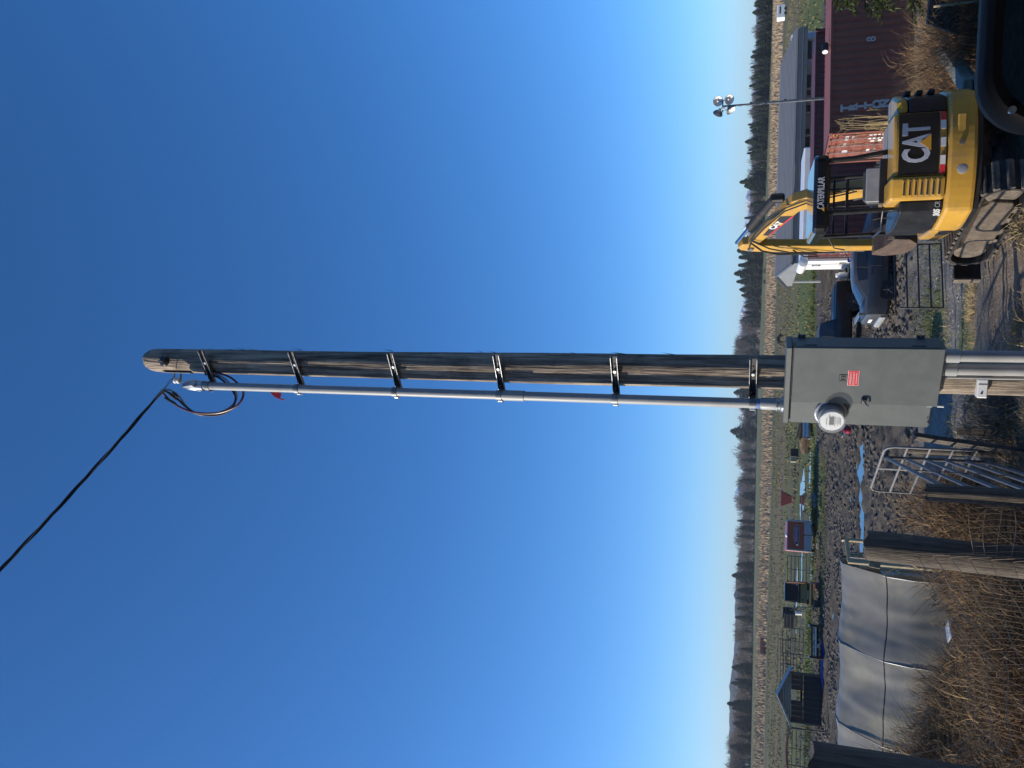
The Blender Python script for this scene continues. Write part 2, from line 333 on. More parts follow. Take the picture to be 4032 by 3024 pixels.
def pts(xr, yr, n, keep=None, jit=0):
    out = []
    while len(out) < n:
        x = random.uniform(*xr); y = random.uniform(*yr)
        if keep is None or random.random() < keep(x, y): out.append((x, y, 0))
    P = np.array(out, np.float64); P[:, 2] = zlook(P[:, 0], P[:, 1]) - .01; return P
def blade_mat(name, a, b, scale=1.2):
    mt = mat(name, a, b, scale, .8, 0, spec=.2, rvar=0, contrast=(.25,.75)); return mt
K['straw'] = blade_mat('straw', (.52,.40,.20), (.27,.19,.09), 2.5)
K['grass'] = blade_mat('grass', (.12,.145,.04), (.07,.08,.03), .9)
K['reed'] = blade_mat('reed', (.33,.25,.16), (.26,.19,.12), .12)
K['bramble'] = blade_mat('bramble stems', (.215,.13,.064), (.08,.047,.027), 3.0)
K['pasture'] = blade_mat('pasture tufts', (.19,.16,.065), (.11,.10,.04), .25)
# reeds far out
P = pts((-330,330), (205,388), 30000, lambda x, y: 1 if abs(x) < y*.56 else 0)
h = rng.uniform(.5, 1.25, len(P)); stuff('reed_field', 'band of dry tan reeds across the far pasture', 'reeds', [blades(P, h, rng.uniform(.12,.5,len(P)), .35, 1)], K['reed'])
# pasture tufts
P = pts((-75,75), (66,190), 15000, lambda x, y: (1 if abs(x) < y*.56 else 0)*(.35+n2(x, y, .09, 3)))
stuff('pasture_grass', 'olive and brown tufts of winter pasture behind the yard', 'grass', [blades(P, rng.uniform(.08,.32,len(P)), rng.uniform(.08,.3,len(P)), .6, 1)], K['pasture'])
# green verge between the mud and the pasture and along the gravel
def kv(x, y):
    me = 64.5+8*sstep(-8,4,x); return max(math.exp(-((y-me)/2.5)**2)*(.4+n2(x,y,.3,2)), .0)
P1 = pts((-30,12), (58,80), 7000, kv)
P2 = pts((1.0,4.6), (23.5,27.5), 1500, lambda x, y: max(0, .35+n2(x, y, .6, 5)))
P3 = pts((-1.2,4.4), (15,22.5), 1300, lambda x, y: max(0, n2(x, y, .5, 5)*1.3))
P4 = pts((-19,-4), (54.5,58.5), 2500, lambda x, y: max(0, .4+n2(x, y, .4, 8)))
P5 = pts((-2.6,-.6), (16,20), 1200, lambda x, y: .5)
stuff('grass_verge', 'short green grass along the edges of mud and gravel', 'grass', [blades(P1, rng.uniform(.1,.45,len(P1)), rng.uniform(.03,.09,len(P1)), .7, 1), blades(P2, rng.uniform(.06,.2,len(P2)), rng.uniform(.012,.03,len(P2)), .8, 1), blades(P3, rng.uniform(.05,.16,len(P3)), rng.uniform(.01,.025,len(P3)), .8, 1), blades(P4, rng.uniform(.06,.22,len(P4)), rng.uniform(.03,.06,len(P4)), .7, 1), blades(P5, rng.uniform(.06,.25,len(P5)), rng.uniform(.012,.03,len(P5)), .8, 1)], K['grass'])
# straw by the lane
P1 = pts((1.3,5.2), (13.6,16.8), 6000, lambda x, y: math.exp(-((y-15.1-.12*x)/.75)**2)*max(0,.6+1.2*n2(x,y,.8,3)))
P2 = pts((-1.5,2.5), (9.2,11.6), 2500, lambda x, y: max(0, .05+1.1*n2(x, y, .9, 7)))
P3 = pts((-1.3,5), (15,23), 3000, lambda x, y: max(0, n2(x, y, .6, 15)))
stuff('dry_grass', 'flattened straw coloured grass along the dirt lane', 'grass', [blades(P1, rng.uniform(.1,.30,len(P1)), rng.uniform(.01,.022,len(P1)), 2.6, 2), blades(P2, rng.uniform(.1,.3,len(P2)), rng.uniform(.008,.02,len(P2)), 1.5, 2), blades(P3, rng.uniform(.06,.2,len(P3)), rng.uniform(.01,.02,len(P3)), 1.5, 1)], K['straw'])
# brambles: left bank behind the wire, right bank beside the container
K['bramble_dark'] = blade_mat('dead dark stems', (.11,.068,.04), (.045,.03,.021), 3.0)
K['bramble_gold'] = blade_mat('golden dead grass', (.38,.255,.115), (.2,.13,.063), 4.0)
def bramble(xr, yr, n, hfun, names, labels):
    for nm, lab, mt, frac, lo, hi, wm in zip(names, labels, (K['bramble_dark'], K['bramble'], K['bramble_gold']), (.34,.44,.22), (0,.15,.4), (.55,.85,1.0), (1.3,1.0,.8)):
        m_ = int(n*frac); key = {'d':3,'b':7,'g':12}[nm.split('_')[0][0]]
        P = pts(xr, yr, m_, lambda x, y: min(1, max(0, hfun(x, y)*1.2*(.45+1.5*n2(x, y, .8, key)))))
        hh = np.array([max(.1, hfun(p[0], p[1])) for p in P]); low = rng.random(m_) < .8
        P[:, 2] += np.where(low, rng.uniform(lo, hi, m_)*hh*.85, 0)
        h = np.where(low, hh*rng.uniform(.15,.42,m_), hh*rng.uniform(.65,1.2,m_))
        stuff(nm, lab, 'brambles', [blades(P, h, rng.uniform(.005,.016,m_)*wm, np.where(low, 3.2, .9), 4, .8)], mt)
bramble((-9.5,-1.15), (9.0,16.5), 46000, lambda x, y: max(0, (.80+.9*n2(x,y,.4,3)+.55*n2(x,y,1.1,5))*sstep(-1.0,-1.7,x)*(1-.3*sstep(13,16.5,y))),
        ('dark_brambles','brown_brambles','golden_weeds'), ('dark dead bramble stems low in the bank behind the wire fence','brown dead brambles over the bank behind the wire fence','golden dead grass tufts on the bramble bank behind the wire fence'))
bramble((4.0,11.5), (12.5,21.5), 54000, lambda x, y: max(0, (1.30+.30*sstep(14,19,y)+.8*n2(x,y,.35,6)+.5*n2(x,y,1.0,5))*sstep(3.9,5.0,x)),
        ('dark_brambles','brown_brambles','golden_weeds'), ('dark dead bramble stems low in the thicket by the red container','brown dead bramble thicket in front of the red container','golden dead stems over the thicket by the red container'))
P = pts((-.75,.35), (11.2,13.2), 2600, lambda x, y: max(0, 1.3-math.hypot((x+.25)/.5,(y-12)/.8))); P[:,2] += rng.uniform(0,.22,len(P))
stuff('weed_clump', 'grey tangled weed clump on the ground below the meter panel', 'weeds', [blades(P, rng.uniform(.1,.35,len(P)), rng.uniform(.006,.014,len(P)), 1.6, 3)], blade_mat('grey weeds', (.22,.21,.17), (.09,.09,.07), 4))

# clods thrown up over the churned yard
_t = (1+5**.5)/2; IC = np.array([(-1,_t,0),(1,_t,0),(-1,-_t,0),(1,-_t,0),(0,-1,_t),(0,1,_t),(0,-1,-_t),(0,1,-_t),(_t,0,-1),(_t,0,1),(-_t,0,-1),(-_t,0,1)])/1.9
IF = np.array([(0,11,5),(0,5,1),(0,1,7),(0,7,10),(0,10,11),(1,5,9),(5,11,4),(11,10,2),(10,7,6),(7,1,8),(3,9,4),(3,4,2),(3,2,6),(3,6,8),(3,8,9),(4,9,5),(2,4,11),(6,2,10),(8,6,7),(9,8,1)])
def lumps(P, smin, smax, squash=.6):
    n = len(P); s = rng.uniform(smin, smax, n)*rng.uniform(.5, 1, n); a = rng.uniform(0, 6.283, n)
    v = IC[None]*(1+rng.uniform(-.3, .3, (n, 12, 1))); v = v*np.stack([s*rng.uniform(.8,1.7,n), s, s*squash], 1)[:, None, :]
    c, d = np.cos(a)[:, None], np.sin(a)[:, None]; v = np.stack([v[..., 0]*c-v[..., 1]*d, v[..., 0]*d+v[..., 1]*c, v[..., 2]], 2) + P[:, None, :]
    return v.reshape(-1, 3), (IF[None]+(np.arange(n)*12)[:, None, None]).reshape(-1, 3)
P = pts((-26,7), (26,64), 15000, lambda x, y: max(0, .25+1.1*n2(x, y, .3, 5))*(1 if abs(x) < y*.55 else 0))
P = P[pudd(P[:, 0], P[:, 1]) < .15]
stuff('mud_clods', 'dark clods and torn lumps over the churned mud of the yard', 'mud', [lumps(P, .04, .17)], mat('wet clods', (.098,.08,.06), (.05,.042,.033), 3, .8, bump=.5))
# ------------------------------------------------------------------ far hills, mountains, woods
def ridge(name, label, Y, x0, x1, hf, mt, depth):
    n = 150; mb = MB(); rows = 6
    def fn(u, v):
        x = x0+(x1-x0)*u; k = [0,.45,.8,1,.75,0][int(round(v*5))]
        return (x, Y + depth*(v-.5) + 30*n2(x, v*900, .006, 2), YARD-1 + hf(x)*k*(1 + .22*n2(x, v*700, .02, 5)*(0 if k in (0,1) else 1)))
    mb.grid(fn, n, 5); o = mb.build(name, mt, None, False); o['kind'] = 'structure'; o['label'] = label; return o
mts = bpy.data.materials.new('snowy rock'); mts.use_nodes = True; N = mts.node_tree.nodes; L = mts.node_tree.links
tc = N.new('ShaderNodeTexCoord'); sx = N.new('ShaderNodeSeparateXYZ'); L.new(tc.outputs['Object'], sx.inputs[0]); no = N.new('ShaderNodeTexNoise'); no.inputs['Scale'].default_value = .03; no.inputs['Detail'].default_value = 8; L.new(tc.outputs['Object'], no.inputs[0])
ma = N.new('ShaderNodeMath'); ma.operation = 'MULTIPLY_ADD'; ma.inputs[1].default_value = 60; L.new(no.outputs[0], ma.inputs[0]); L.new(sx.outputs[2], ma.inputs[2])
mr = N.new('ShaderNodeMapRange'); mr.inputs[1].default_value = 62; mr.inputs[2].default_value = 74; L.new(ma.outputs[0], mr.inputs[0])
mx = N.new('ShaderNodeMixRGB'); mx.inputs[1].default_value = (.07,.09,.12,1); mx.inputs[2].default_value = (.75,.76,.78,1); L.new(mr.outputs[0], mx.inputs[0]); L.new(mx.outputs[0], N['Principled BSDF'].inputs['Base Color']); N['Principled BSDF'].inputs['Roughness'].default_value = .9
def px2x(y, Y): return at(2975, y, Y).x
def mh(x):
    h = 34 + 10*n2(x, 0, .004, 3)
    for py, k, w in ((770,26,50),(880,22,60),(1230,36,70),(1320,34,45),(1960,34,50),(1620,26,80),(2350,20,60),(400,12,90)):
        h += k*math.exp(-((x-px2x(py, 3300))/w)**2)
    return h + 9*abs(n2(x, 1, .022, 9)) + 5*n2(x, 2, .06, 4)
ridge('mountains', 'far snow streaked blue mountains', 3300, -2400, 2400, mh, mts, 500)
K['hillwood'] = mat('far wooded hill', (.05,.065,.055), (.028,.036,.032), .05, .95, 0, bump=1, bscale=.2)
def hh_(x): return 6 + 32*sstep(px2x(1650, 1900), px2x(2500, 1900), x) + 9*n2(x, 0, .006, 7) + 3.5*n2(x, 0, .05, 2) + 3*abs(n2(x, 3, .15, 2))
ridge('hills', 'low blue forested hill behind the left of the tree line', 1900, -1500, 700, hh_, K['hillwood'], 260)

def wood_D(y): return float(np.interp(y, [-400,0,500,900,1650,1800,2200,2600,3024,3400], [470,480,560,640,985,960,800,660,570,560]))
K['conifer'] = mat('conifer needles', (.038,.055,.034), (.016,.024,.017), .8, .85, 0, spec=.2, rvar=0)
K['bark'] = mat('grey bark', (.17,.145,.12), (.10,.085,.07), 1.5, .9)
K['barewood'] = mat('bare twigs', (.23,.18,.142), (.10,.08,.066), .16, .9, 0, spec=.1, rvar=0)
K['barepale'] = mat('pale bare twigs', (.38,.31,.22), (.2,.16,.12), .08, .9, 0, spec=.1, rvar=0)
def conifer_mesh(seed, wid, ragged):
    r = random.Random(seed); vs, fs = [], []
    n = 34
    for i in range(n):
        t = i/(n-1); z = .10 + .9*t; rad = wid*(1-t)**.68*(1-.25*(t < .15)) + .012
        for k in range(9):
            a = r.uniform(0, 6.283); L = rad*r.uniform(1-ragged, 1.12); d = r.uniform(.02,.05); w = .03+.05*L*r.uniform(.8,1.6)
            ca, sa = math.cos(a), math.sin(a); o = len(vs)
            vs += [(0,0,z+.03), (ca*L-sa*w*.2, sa*L+ca*w*.2, z-d-.14*L), (ca*L*.6-sa*w, sa*L*.6+ca*w, z-.02-.05*L), (ca*L*.6+sa*w, sa*L*.6-ca*w, z-.03-.05*L)]
            fs += [(o,o+2,o+1), (o,o+1,o+3)]
    me = bpy.data.meshes.new('crown'); me.from_pydata(vs, [], fs); me.materials.append(K['conifer']); return me
CONM = [conifer_mesh(s, w, g) for s, w, g in ((1,.20,.45),(2,.24,.5),(3,.16,.5),(4,.28,.6),(5,.13,.55))]
TRM = MB().cyl((0,0,0),(0,0,.97),.014,.003,6).mesh('trunk', K['bark'])
con = [(12,2975),(48,2967),(92,2985),(132,2984),(168,2980),(203,2966),(236,2976),(268,2985),(297,2970),(333,2978),(368,2971),(398,2974),(432,2982),(480,2990),(500,2955),(522,2966),(556,2937),(588,2950),(612,2957),(665,2972),(714,2916),(730,2934),(802,2960),(868,2957),(908,2946),(940,2911),(960,2922),(985,2906),(1012,2912),(1043,2910),(1076,2894),(1108,2903),(1140,2914),(1163,2922),(1205,2934),(1252,2928),(1548,2892),(1702,2878),(1722,2900),(1898,2914),(1956,2920),(2012,2927),(2082,2920),(2275,2884),(2332,2906),(2440,2896),(2640,2884),(2702,2882),(2786,2866),(2802,2886),(2862,2890),(2955,2876)]
near_ref = [(60,'at the far right edge'),(180,'right of the dark container end'),(420,'right of the light tower'),(620,'left of the light tower'),(800,'above the canopy of the excavator'),(1000,'behind the raised excavator boom'),(1270,'above the parked pickup'),(1600,'just left of the pole'),(1800,'left of the meter panel'),(2100,'above the orange trailer'),(2420,'above the far small excavator'),(2730,'right above the dark shed'),(3100,'at the far left edge')]
from collections import defaultdict
byref = defaultdict(list)
for c in con: byref[next(t for k, t in near_ref if c[0] < k)].append(c)
ordn = ['first','second','third','fourth','fifth','sixth','seventh','eighth','ninth','tenth']
for ref, lst in byref.items():
    lst.sort(key=lambda c: -c[0])
    tall = min(lst, key=lambda c: c[1]-c[0]*-.027)
    for k, (py, tx) in enumerate(lst):
        D = wood_D(py) - random.uniform(4, 22); p = onz(2985, py, 0); x = at(2980, py, D).x
        top = at(tx, py, D).z; H = top - YARD + 1
        if len(lst) == 1: lab = f'lone dark conifer in the far tree line {ref}'
        else: lab = f'{ordn[k]} conifer from the left in the far tree line {ref}'
        t = thing('conifer_tree', lab, 'conifer', (x, D, YARD-.5), random.uniform(0, 6.28), 'conifers in the far tree line')
        sc = H*random.uniform(.9, 1.25)
        c = put('crown', CONM[(k+int(py)) % 5], t); c.scale = (sc*2.2, sc*2.2, H); c = put('trunk', TRM, t); c.scale = (H, H, H)
# bare woodland: trunks and twig clouds, one mass
Vl, Fl, o = [], [], 0; Vp, Fp, op = [], [], 0
def bare_tree(x, y, z, H, wd, n):
    A = []
    # trunk and limbs as thin triangles, then fine twigs in an uneven crown
    nl = 7
    for i in range(nl):
        a = rng.uniform(0, 6.283); t = rng.uniform(.15, .5); L = H*rng.uniform(.3,.55); s = .07+.01*H*.3
        b = np.array([x, y, z+H*t]); e = b + np.array([math.cos(a)*wd*.55, math.sin(a)*wd*.55, L]); A.append([b+(s,0,0), b-(s,0,0), e])
    A.append([np.array([x-.2,y,z]), np.array([x+.2,y,z]), np.array([x,y,z+H*.9])])
    T = np.array(A)
    u = rng.normal(0, 1, (n, 3)); u /= np.linalg.norm(u, axis=1)[:, None]; r = rng.uniform(.15, 1, n)**.5
    c = np.stack([x+u[:,0]*wd*r, y+u[:,1]*wd*r, z+H*.58+u[:,2]*H*.40*r], 1)
    d = np.stack([u[:,0]*.45+rng.normal(0,.3,n), u[:,1]*.45+rng.normal(0,.3,n), rng.uniform(.5,1.5,n)], 1); L = H*rng.uniform(.08,.17,n)
    w = rng.uniform(.07,.2,n)*(H/14)
    tw = np.stack([c - np.stack([w,0*w,0*w],1), c + np.stack([w,0*w,0*w],1), c + d*L[:,None]], 1)
    return np.concatenate([T, tw]).reshape(-1, 3)
parts = []; pale = []
py = -260
while py < 3330:
    py += random.uniform(4.0, 8.5)
    for row in range(2):
        D = wood_D(py) + row*random.uniform(14, 40); x = at(2980, py, D).x
        hp = 58 + 16*n2(py, 0, .013, 4) + random.uniform(-22, 16)
        if py > 2900: hp += 22
        if 1335 < py < 1415: hp = 92
        if 1780 < py < 1830: hp += 14
        H = max(7, hp/FPX*D*1.0)
        V_ = bare_tree(x, D, YARD-.5, H, H*random.uniform(.16,.34), 100)
        (pale if random.random() < .25 else parts).append(V_)
def triset(lst):
    V_ = np.concatenate(lst); return V_, np.arange(len(V_)).reshape(-1, 3)
stuff('bare_woodland', 'grey brown bare winter wood along the horizon', 'woodland', [triset(parts)], K['barewood'])
stuff('pale_woodland', 'paler tan bare trees mixed into the horizon wood', 'woodland', [triset(pale)], K['barepale'])
# dense brush at the foot of the wood
P = np.array([(at(2980, p, wood_D(p)-random.uniform(2,10)).x, wood_D(p)-random.uniform(2,10), YARD-.4) for p in np.random.default_rng(3).uniform(-300,3350,5200)])
stuff('wood_brush', 'dark low brush at the foot of the horizon wood', 'brush', [blades(P, rng.uniform(1.5,5.5,len(P)), rng.uniform(.5,1.3,len(P)), .5, 1)], K['barewood'])
# smaller evergreens packed between the bare trees, thick on the right
ev = []; py = -250; r5 = random.Random(5)
while py < 3300:
    py += r5.uniform(13, 30) if py < 1260 else r5.uniform(28, 70)
    D = wood_D(py) - r5.uniform(0, 16); x = at(2980, py, D).x; H = r5.uniform(42, 76)/FPX*D; m0 = CONM[r5.randrange(5)]
    a_ = np.array([v.co[:] for v in m0.vertices]); w_ = H*r5.uniform(1.3, 2.1); th_ = r5.uniform(0, 6.28)
    a_ = np.stack([(a_[:,0]*math.cos(th_)-a_[:,1]*math.sin(th_))*w_+x, (a_[:,0]*math.sin(th_)+a_[:,1]*math.cos(th_))*w_+D, a_[:,2]*H+YARD-.5], 1)
    ev.append(a_[np.array([p.vertices[:] for p in m0.polygons]).ravel()])
stuff('evergreen_woodland', 'low dark evergreens packed between the bare trees on the horizon', 'woodland', [triset(ev)], K['conifer'])
# ------------------------------------------------------------------ service pole, mast, meter panel
PA = R_(33); pu = Vector((math.cos(PA), -math.sin(PA), 0)); pn = Vector((-math.sin(PA), -math.cos(PA), 0)); ZU = Vector((0,0,1))
PX, PY = .125, 5.47
pole = thing('utility_pole', 'weathered round wooden service pole with steel strut brackets', 'pole', (PX, PY, 0))
ptop = at(585, 1396, PY).z
def prad(z): return .124 - .0029*z
nseg, nz = 44, 190; mb = MB(); vs = []
for k in range(nz+1):
    z = -.3 + (ptop+.3)*k/nz
    for j in range(nseg):
        a = 6.28318*j/nseg; r = prad(z)
        ca, sa = math.cos(a), math.sin(a)
        r += .006*noise.noise(Vector((ca*2.2, sa*2.2, z*.55))) + .0045*noise.noise(Vector((ca*9, sa*9, z*.8+4))) - .006*max(0, noise.noise(Vector((ca*14, sa*14, z*.35+9)))-.25)*2
        e = ptop - z
        if e < .10: r *= math.sqrt(max(.05, 1-((.10-e)/.10)**2*.55))
        lean = .006*math.sin(z*.8)
        vs.append((ca*r+lean, sa*r, z + (.012*noise.noise(Vector((ca*3, sa*3, 1))) if k == nz else 0)))
vs.append((0,0,ptop+.005)); fs = [(k*nseg+j, k*nseg+(j+1) % nseg, (k+1)*nseg+(j+1) % nseg, (k+1)*nseg+j) for k in range(nz) for j in range(nseg)] + [(nz*nseg+j, nz*nseg+(j+1) % nseg, len(vs)-1) for j in range(nseg)]
mb.add(vs, fs); mb.build('shaft', K['pole_wood'], pole, True, 50)
for k in range(16):   # torn splinters standing off the wood
    z = random.uniform(3.2, 8); a = random.uniform(-.6, .5); r = prad(z)
    b = Vector((math.cos(a)*r, math.sin(a)*r*-1, z)); e = b + Vector((math.cos(a)*.014, -math.sin(a)*.01, random.uniform(.04,.1)))
    MB().cyl(b, e, .003, .0005, 4).build('splinter', K['pole_wood'], pole)
mx0 = Vector((-.085, 5.375, 0))           # mast axis
brz = [at(x, y, 5.44).z for x, y in ((842,1502),(1190,1512),(1572,1530),(1978,1552),(2428,1572),(2962,1592))]
K['strut_dark'] = mat('painted shade strut', (.05,.05,.05), (.03,.03,.03), 10, .6, .4)  # near-black web colour carries the shade between the bright flanges
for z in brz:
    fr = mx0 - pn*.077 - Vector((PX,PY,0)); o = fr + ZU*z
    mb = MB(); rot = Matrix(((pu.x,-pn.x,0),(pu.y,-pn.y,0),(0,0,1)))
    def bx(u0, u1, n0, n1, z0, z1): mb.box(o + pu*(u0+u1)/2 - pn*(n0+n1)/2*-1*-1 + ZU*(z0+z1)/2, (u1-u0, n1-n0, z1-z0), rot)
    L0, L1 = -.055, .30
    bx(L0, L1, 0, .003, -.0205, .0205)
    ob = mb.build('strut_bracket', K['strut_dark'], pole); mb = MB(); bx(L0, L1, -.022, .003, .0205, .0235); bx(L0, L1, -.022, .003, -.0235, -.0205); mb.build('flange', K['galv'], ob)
    MB().cyl(o + pu*.185 + pn*.006, o + pu*.185 + pn*.02, .011, n=8).build('bolt', K['galv'], ob)
    for q in (.04,.10,.16,.23): MB().rbox(o + pu*q + pn*.0045, (.026,.003,.012), .003, rot).build('slot', K['dark_print'], ob)
# dead-end plate, clevis and spool insulator, old dark gain block near the top
pl = at(700, 1446, 5.44) - Vector((PX,PY,0)); zl = pl.z
mb = MB(); lx = -prad(zl+0)
mb.rbox((lx-.004, -.03, zl), (.008,.05,.30), .002); plate = mb.build('dead_end_plate', K['galv_dull'], pole)
mb = MB(); mb.tube([(lx,-.03,zl+.035),(lx-.05,-.03,zl+.035),(lx-.075,-.03,zl+.033)], .008, 6); mb.tube([(lx,-.03,zl-.035),(lx-.05,-.03,zl-.035),(lx-.075,-.03,zl-.033)], .008, 6); mb.build('clevis', K['galv'], plate)
MB().lathe([(.016,-.03),(.026,-.026),(.026,-.010),(.016,-.004),(.016,.004),(.026,.010),(.026,.026),(.016,.03)], (lx-.072,-.03,zl), ZU, 14).build('insulator', K['white_print'], plate, True)
zk = at(650, 1400, 5.37).z
MB().lathe([(.045,0),(.045,.02),(.03,.035),(.012,.04)], (-.01, -prad(zk)+.004, zk), (0,-1,0), 14).build('curved_washer', K['black_paint'], pole, True)
MB().cyl((-.01, -prad(zk), zk), (-.012,-prad(zk)-.07,zk), .009, n=8).build('through_bolt', K['galv_dull'], pole)
# white utility box screwed to the pole below the panel
ub = at(3868, 1527, 5.345)
o = thing('junction_box', 'small white plastic utility box screwed to the pole below the panel', 'utility box', (ub.x, ub.y+.02, ub.z), R_(-12))
MB().rbox((0,0,0), (.118,.06,.058), .006).build('cover', K['white_print'], o); MB().cyl((-.028,-.0305,.004),(-.028,-.034,.004),.006,n=10).build('knockout', K['dark_print'], o); MB().box((.025,-.031,0),(.004,.003,.05)).build('seam', K['pvc'], o)

mast = thing('conduit_mast', 'tall grey service mast conduit with weatherhead beside the wooden pole', 'conduit', mx0)
mt_ = at(800, 1500, 5.44).z; mcz = at(2030, 1555, 5.44).z; mb_ = 3.045
MB().cyl((0,0,mb_),(0,0,mcz),.0335,n=22).build('lower_pipe', K['pvc'], mast, True)
MB().cyl((0,0,mcz-.01),(0,0,mt_),.0325,n=22).build('upper_pipe', K['pvc'], mast, True)
MB().lathe([(.0335,-.09),(.039,-.088),(.039,.07),(.034,.072)], (0,0,mcz), ZU, 22).build('coupling', K['pvc'], mast, True)
MB().lathe([(.034,0),(.041,.002),(.041,.10),(.036,.11)], (0,0,mb_), ZU, 22).build('hub_adapter', K['pvc'], mast, True)
MB().lathe([(.0345,0),(.0352,.004),(.0352,.02),(.0345,.024)], (0,0,mb_+.115), ZU, 22).build('blue_glue_ring', mat('blue primer', (.05,.12,.35), (.2,.3,.5), 30, .6), mast, True)
MB().lathe([(.05,-.035),(.05,-.02),(.042,-.012),(.042,0),(.046,.004),(.046,.012),(.036,.016)], (0,0,mb_), ZU, 16).build('locknut_hub', K['galv'], mast, True)
for z in brz:
    c = MB().lathe([(.035,-.02),(.0385,-.02),(.0385,.02),(.035,.02)], (0,0,z), ZU, 20).build('pipe_clamp', K['galv_dull'], mast, True); MB().box(-pn*.055+ZU*z, (.03,.045,.03), Matrix(((pu.x,-pn.x,0),(pu.y,-pn.y,0),(0,0,1)))).build('clamp_foot', K['galv_dull'], c)
    MB().rbox(-pu*.044 + ZU*z, (.022,.022,.034), .003).build('clamp_bolt', K['galv'], c); MB().cyl(-pu*.05+ZU*(z-.02), -pu*.066+ZU*(z-.02), .004, n=6).build('bolt_end', K['galv'], c)
wh = MB().lathe([(.034,-.07),(.042,-.065),(.042,-.01),(.046,0),(.048,.05),(.044,.09),(.034,.125),(.018,.147),(.002,.152)], (0,0,mt_), ZU, 22).build('weatherhead', K['galv'], mast, True)
hp = [(-.01,.0),(.055,-.02),(.06,.01),(.045,.06),(.02,.115),(-.01,.13)]
MB().prism(hp, (0,0,mt_), (pu.x*.8+pn.x*.6, pu.y*.8+pn.y*.6, 0), ZU, (-pu.y, pu.x, 0), -.042, .042).build('hood', K['galv'], wh, bevel=.006)
MB().rbox(-pu*.045 + ZU*(mt_+.0), (.02,.03,.05), .004).build('set_screw_lug', K['galv_dull'], wh)
tp = at(1085, 1519, 5.42)
tv = [(0,0,.05),(0,.002,-.05),(-.02,-.01,.03),(-.028,0,-.01),(-.022,.01,-.05),(-.045,-.006,.0),(-.052,.004,-.045),(-.07,-.004,-.075),(-.062,.006,-.09)]
tr = MB().add(tv, [(0,1,3),(0,3,2),(1,4,3),(2,3,5),(3,4,6),(3,6,5),(5,6,8),(5,8,7)]).build('marker_ribbon', K['red_print']); tr.location = (mx0.x-.03, tp.y-.0, tp.z)
sm = tr.modifiers.new('s', 'SOLIDIFY'); sm.thickness = .0015
tag(tr, 'torn red plastic ribbon tied to the upper mast conduit', 'ribbon')

# service drop and drip loops
def z3(x, y): return (500+x*.339, 1250+y*.339)
def loop(lst, Y0, Y1, r, name, mt):
    P = [at(*z3(x, y), Y0+(Y1-Y0)*k/(len(lst)-1)) for k, (x, y) in enumerate(lst)]
    # Catmull-Rom through the points
    Q = []
    for i in range(len(P)-1):
        a, b, c, d = P[max(i-1,0)], P[i], P[i+1], P[min(i+2,len(P)-1)]
        for t in (0,.25,.5,.75): Q.append(.5*((2*b)+(c-a)*t+(2*a-5*b+4*c-d)*t*t+(3*b-a-3*c+d)*t**3))
    Q.append(P[-1]); o = MB().tube(Q, r, 8).build(name, mt, drop, True); return o
drop = thing('service_drop', 'twisted black overhead service cable with drip loops at the mast head', 'cable', (0,0,0))
K['wire_red'] = mat('dark red wire', (.12,.02,.022), (.08,.015,.015), 20, .4); K['wire_grey'] = mat('grey wire', (.30,.30,.29), (.2,.2,.2), 20, .4)
loop([(905,640),(1020,640),(1190,690),(1310,790),(1350,860),(1340,940),(1270,1030),(1110,1098),(950,1115),(800,1105),(690,1075),(560,1010),(500,965),(430,890),(385,865)], 5.42, 5.30, .0088, 'drip_loop', K['wire_red'])
loop([(910,660),(1050,690),(1180,790),(1245,880),(1262,950),(1215,1060),(1100,1125),(950,1138),(800,1110),(690,1040),(590,950),(510,890),(440,855),(385,870)], 5.43, 5.30, .0088, 'drip_loop', K['black_rubber'])
loop([(915,650),(1080,680),(1200,770),(1270,880),(1265,960),(1200,1040),(1080,1100),(900,1135),(780,1105),(690,1030),(610,920),(540,860),(470,835),(420,845)], 5.43, 5.31, .0078, 'drip_loop', K['wire_grey'])
for a, b in (((440,930),(570,1010)),((480,870),(575,950)),((530,865),(590,925))):
    p, q_ = at(*z3(*a), 5.31), at(*z3(*b), 5.31); MB().tube([p, p.lerp(q_,.12), p.lerp(q_,.88), q_], [.007,.0125,.0125,.007], 8).build('splice_sleeve', K['black_rubber'], drop, True)
e0 = at(*z3(415, 850), 5.30); e1 = at(0, 2245, 4.2); dirv = (e1-e0)
Q = [[], [], []]
Ltot = dirv.length
nst = 260
for k in range(nst):
    t = k/(nst-1); s_ = t*26.0; p = e0 + dirv/Ltot*s_ + ZU*(-.02*math.sin(min(1, s_/Ltot)*math.pi) + (.0035*max(0, s_-Ltot)**2))
    a = s_*8.5; side = dirv.cross(ZU).normalized(); up2 = side.cross(dirv).normalized()
    for j in range(3):
        rr = .0085*min(1, .2+s_*3); w = a + j*2.094; Q[j].append(p + side*math.cos(w)*rr + up2*math.sin(w)*rr)
for j in range(3): MB().tube(Q[j], [.0078,.0078,.0055][j], 6).build('cable_strand', K['black_rubber'] if j < 2 else K['galv_dull'], drop, True)
g0 = at(*z3(548, 690), 5.40)
for s_ in (-1, 1): MB().tube([g0, g0.lerp(e0,.4)+Vector((s_*.012,0,.004)), g0.lerp(e0,.85)+Vector((s_*.003,0,0)), e0], .0028, 5).build('wedge_clamp_bail', K['galv_dull'], drop)
MB().tube([e0.lerp(g0,.15), e0, e0+dirv/Ltot*.10], [.008,.015,.012], 8).build('wedge_clamp', K['galv_dull'], drop, True)

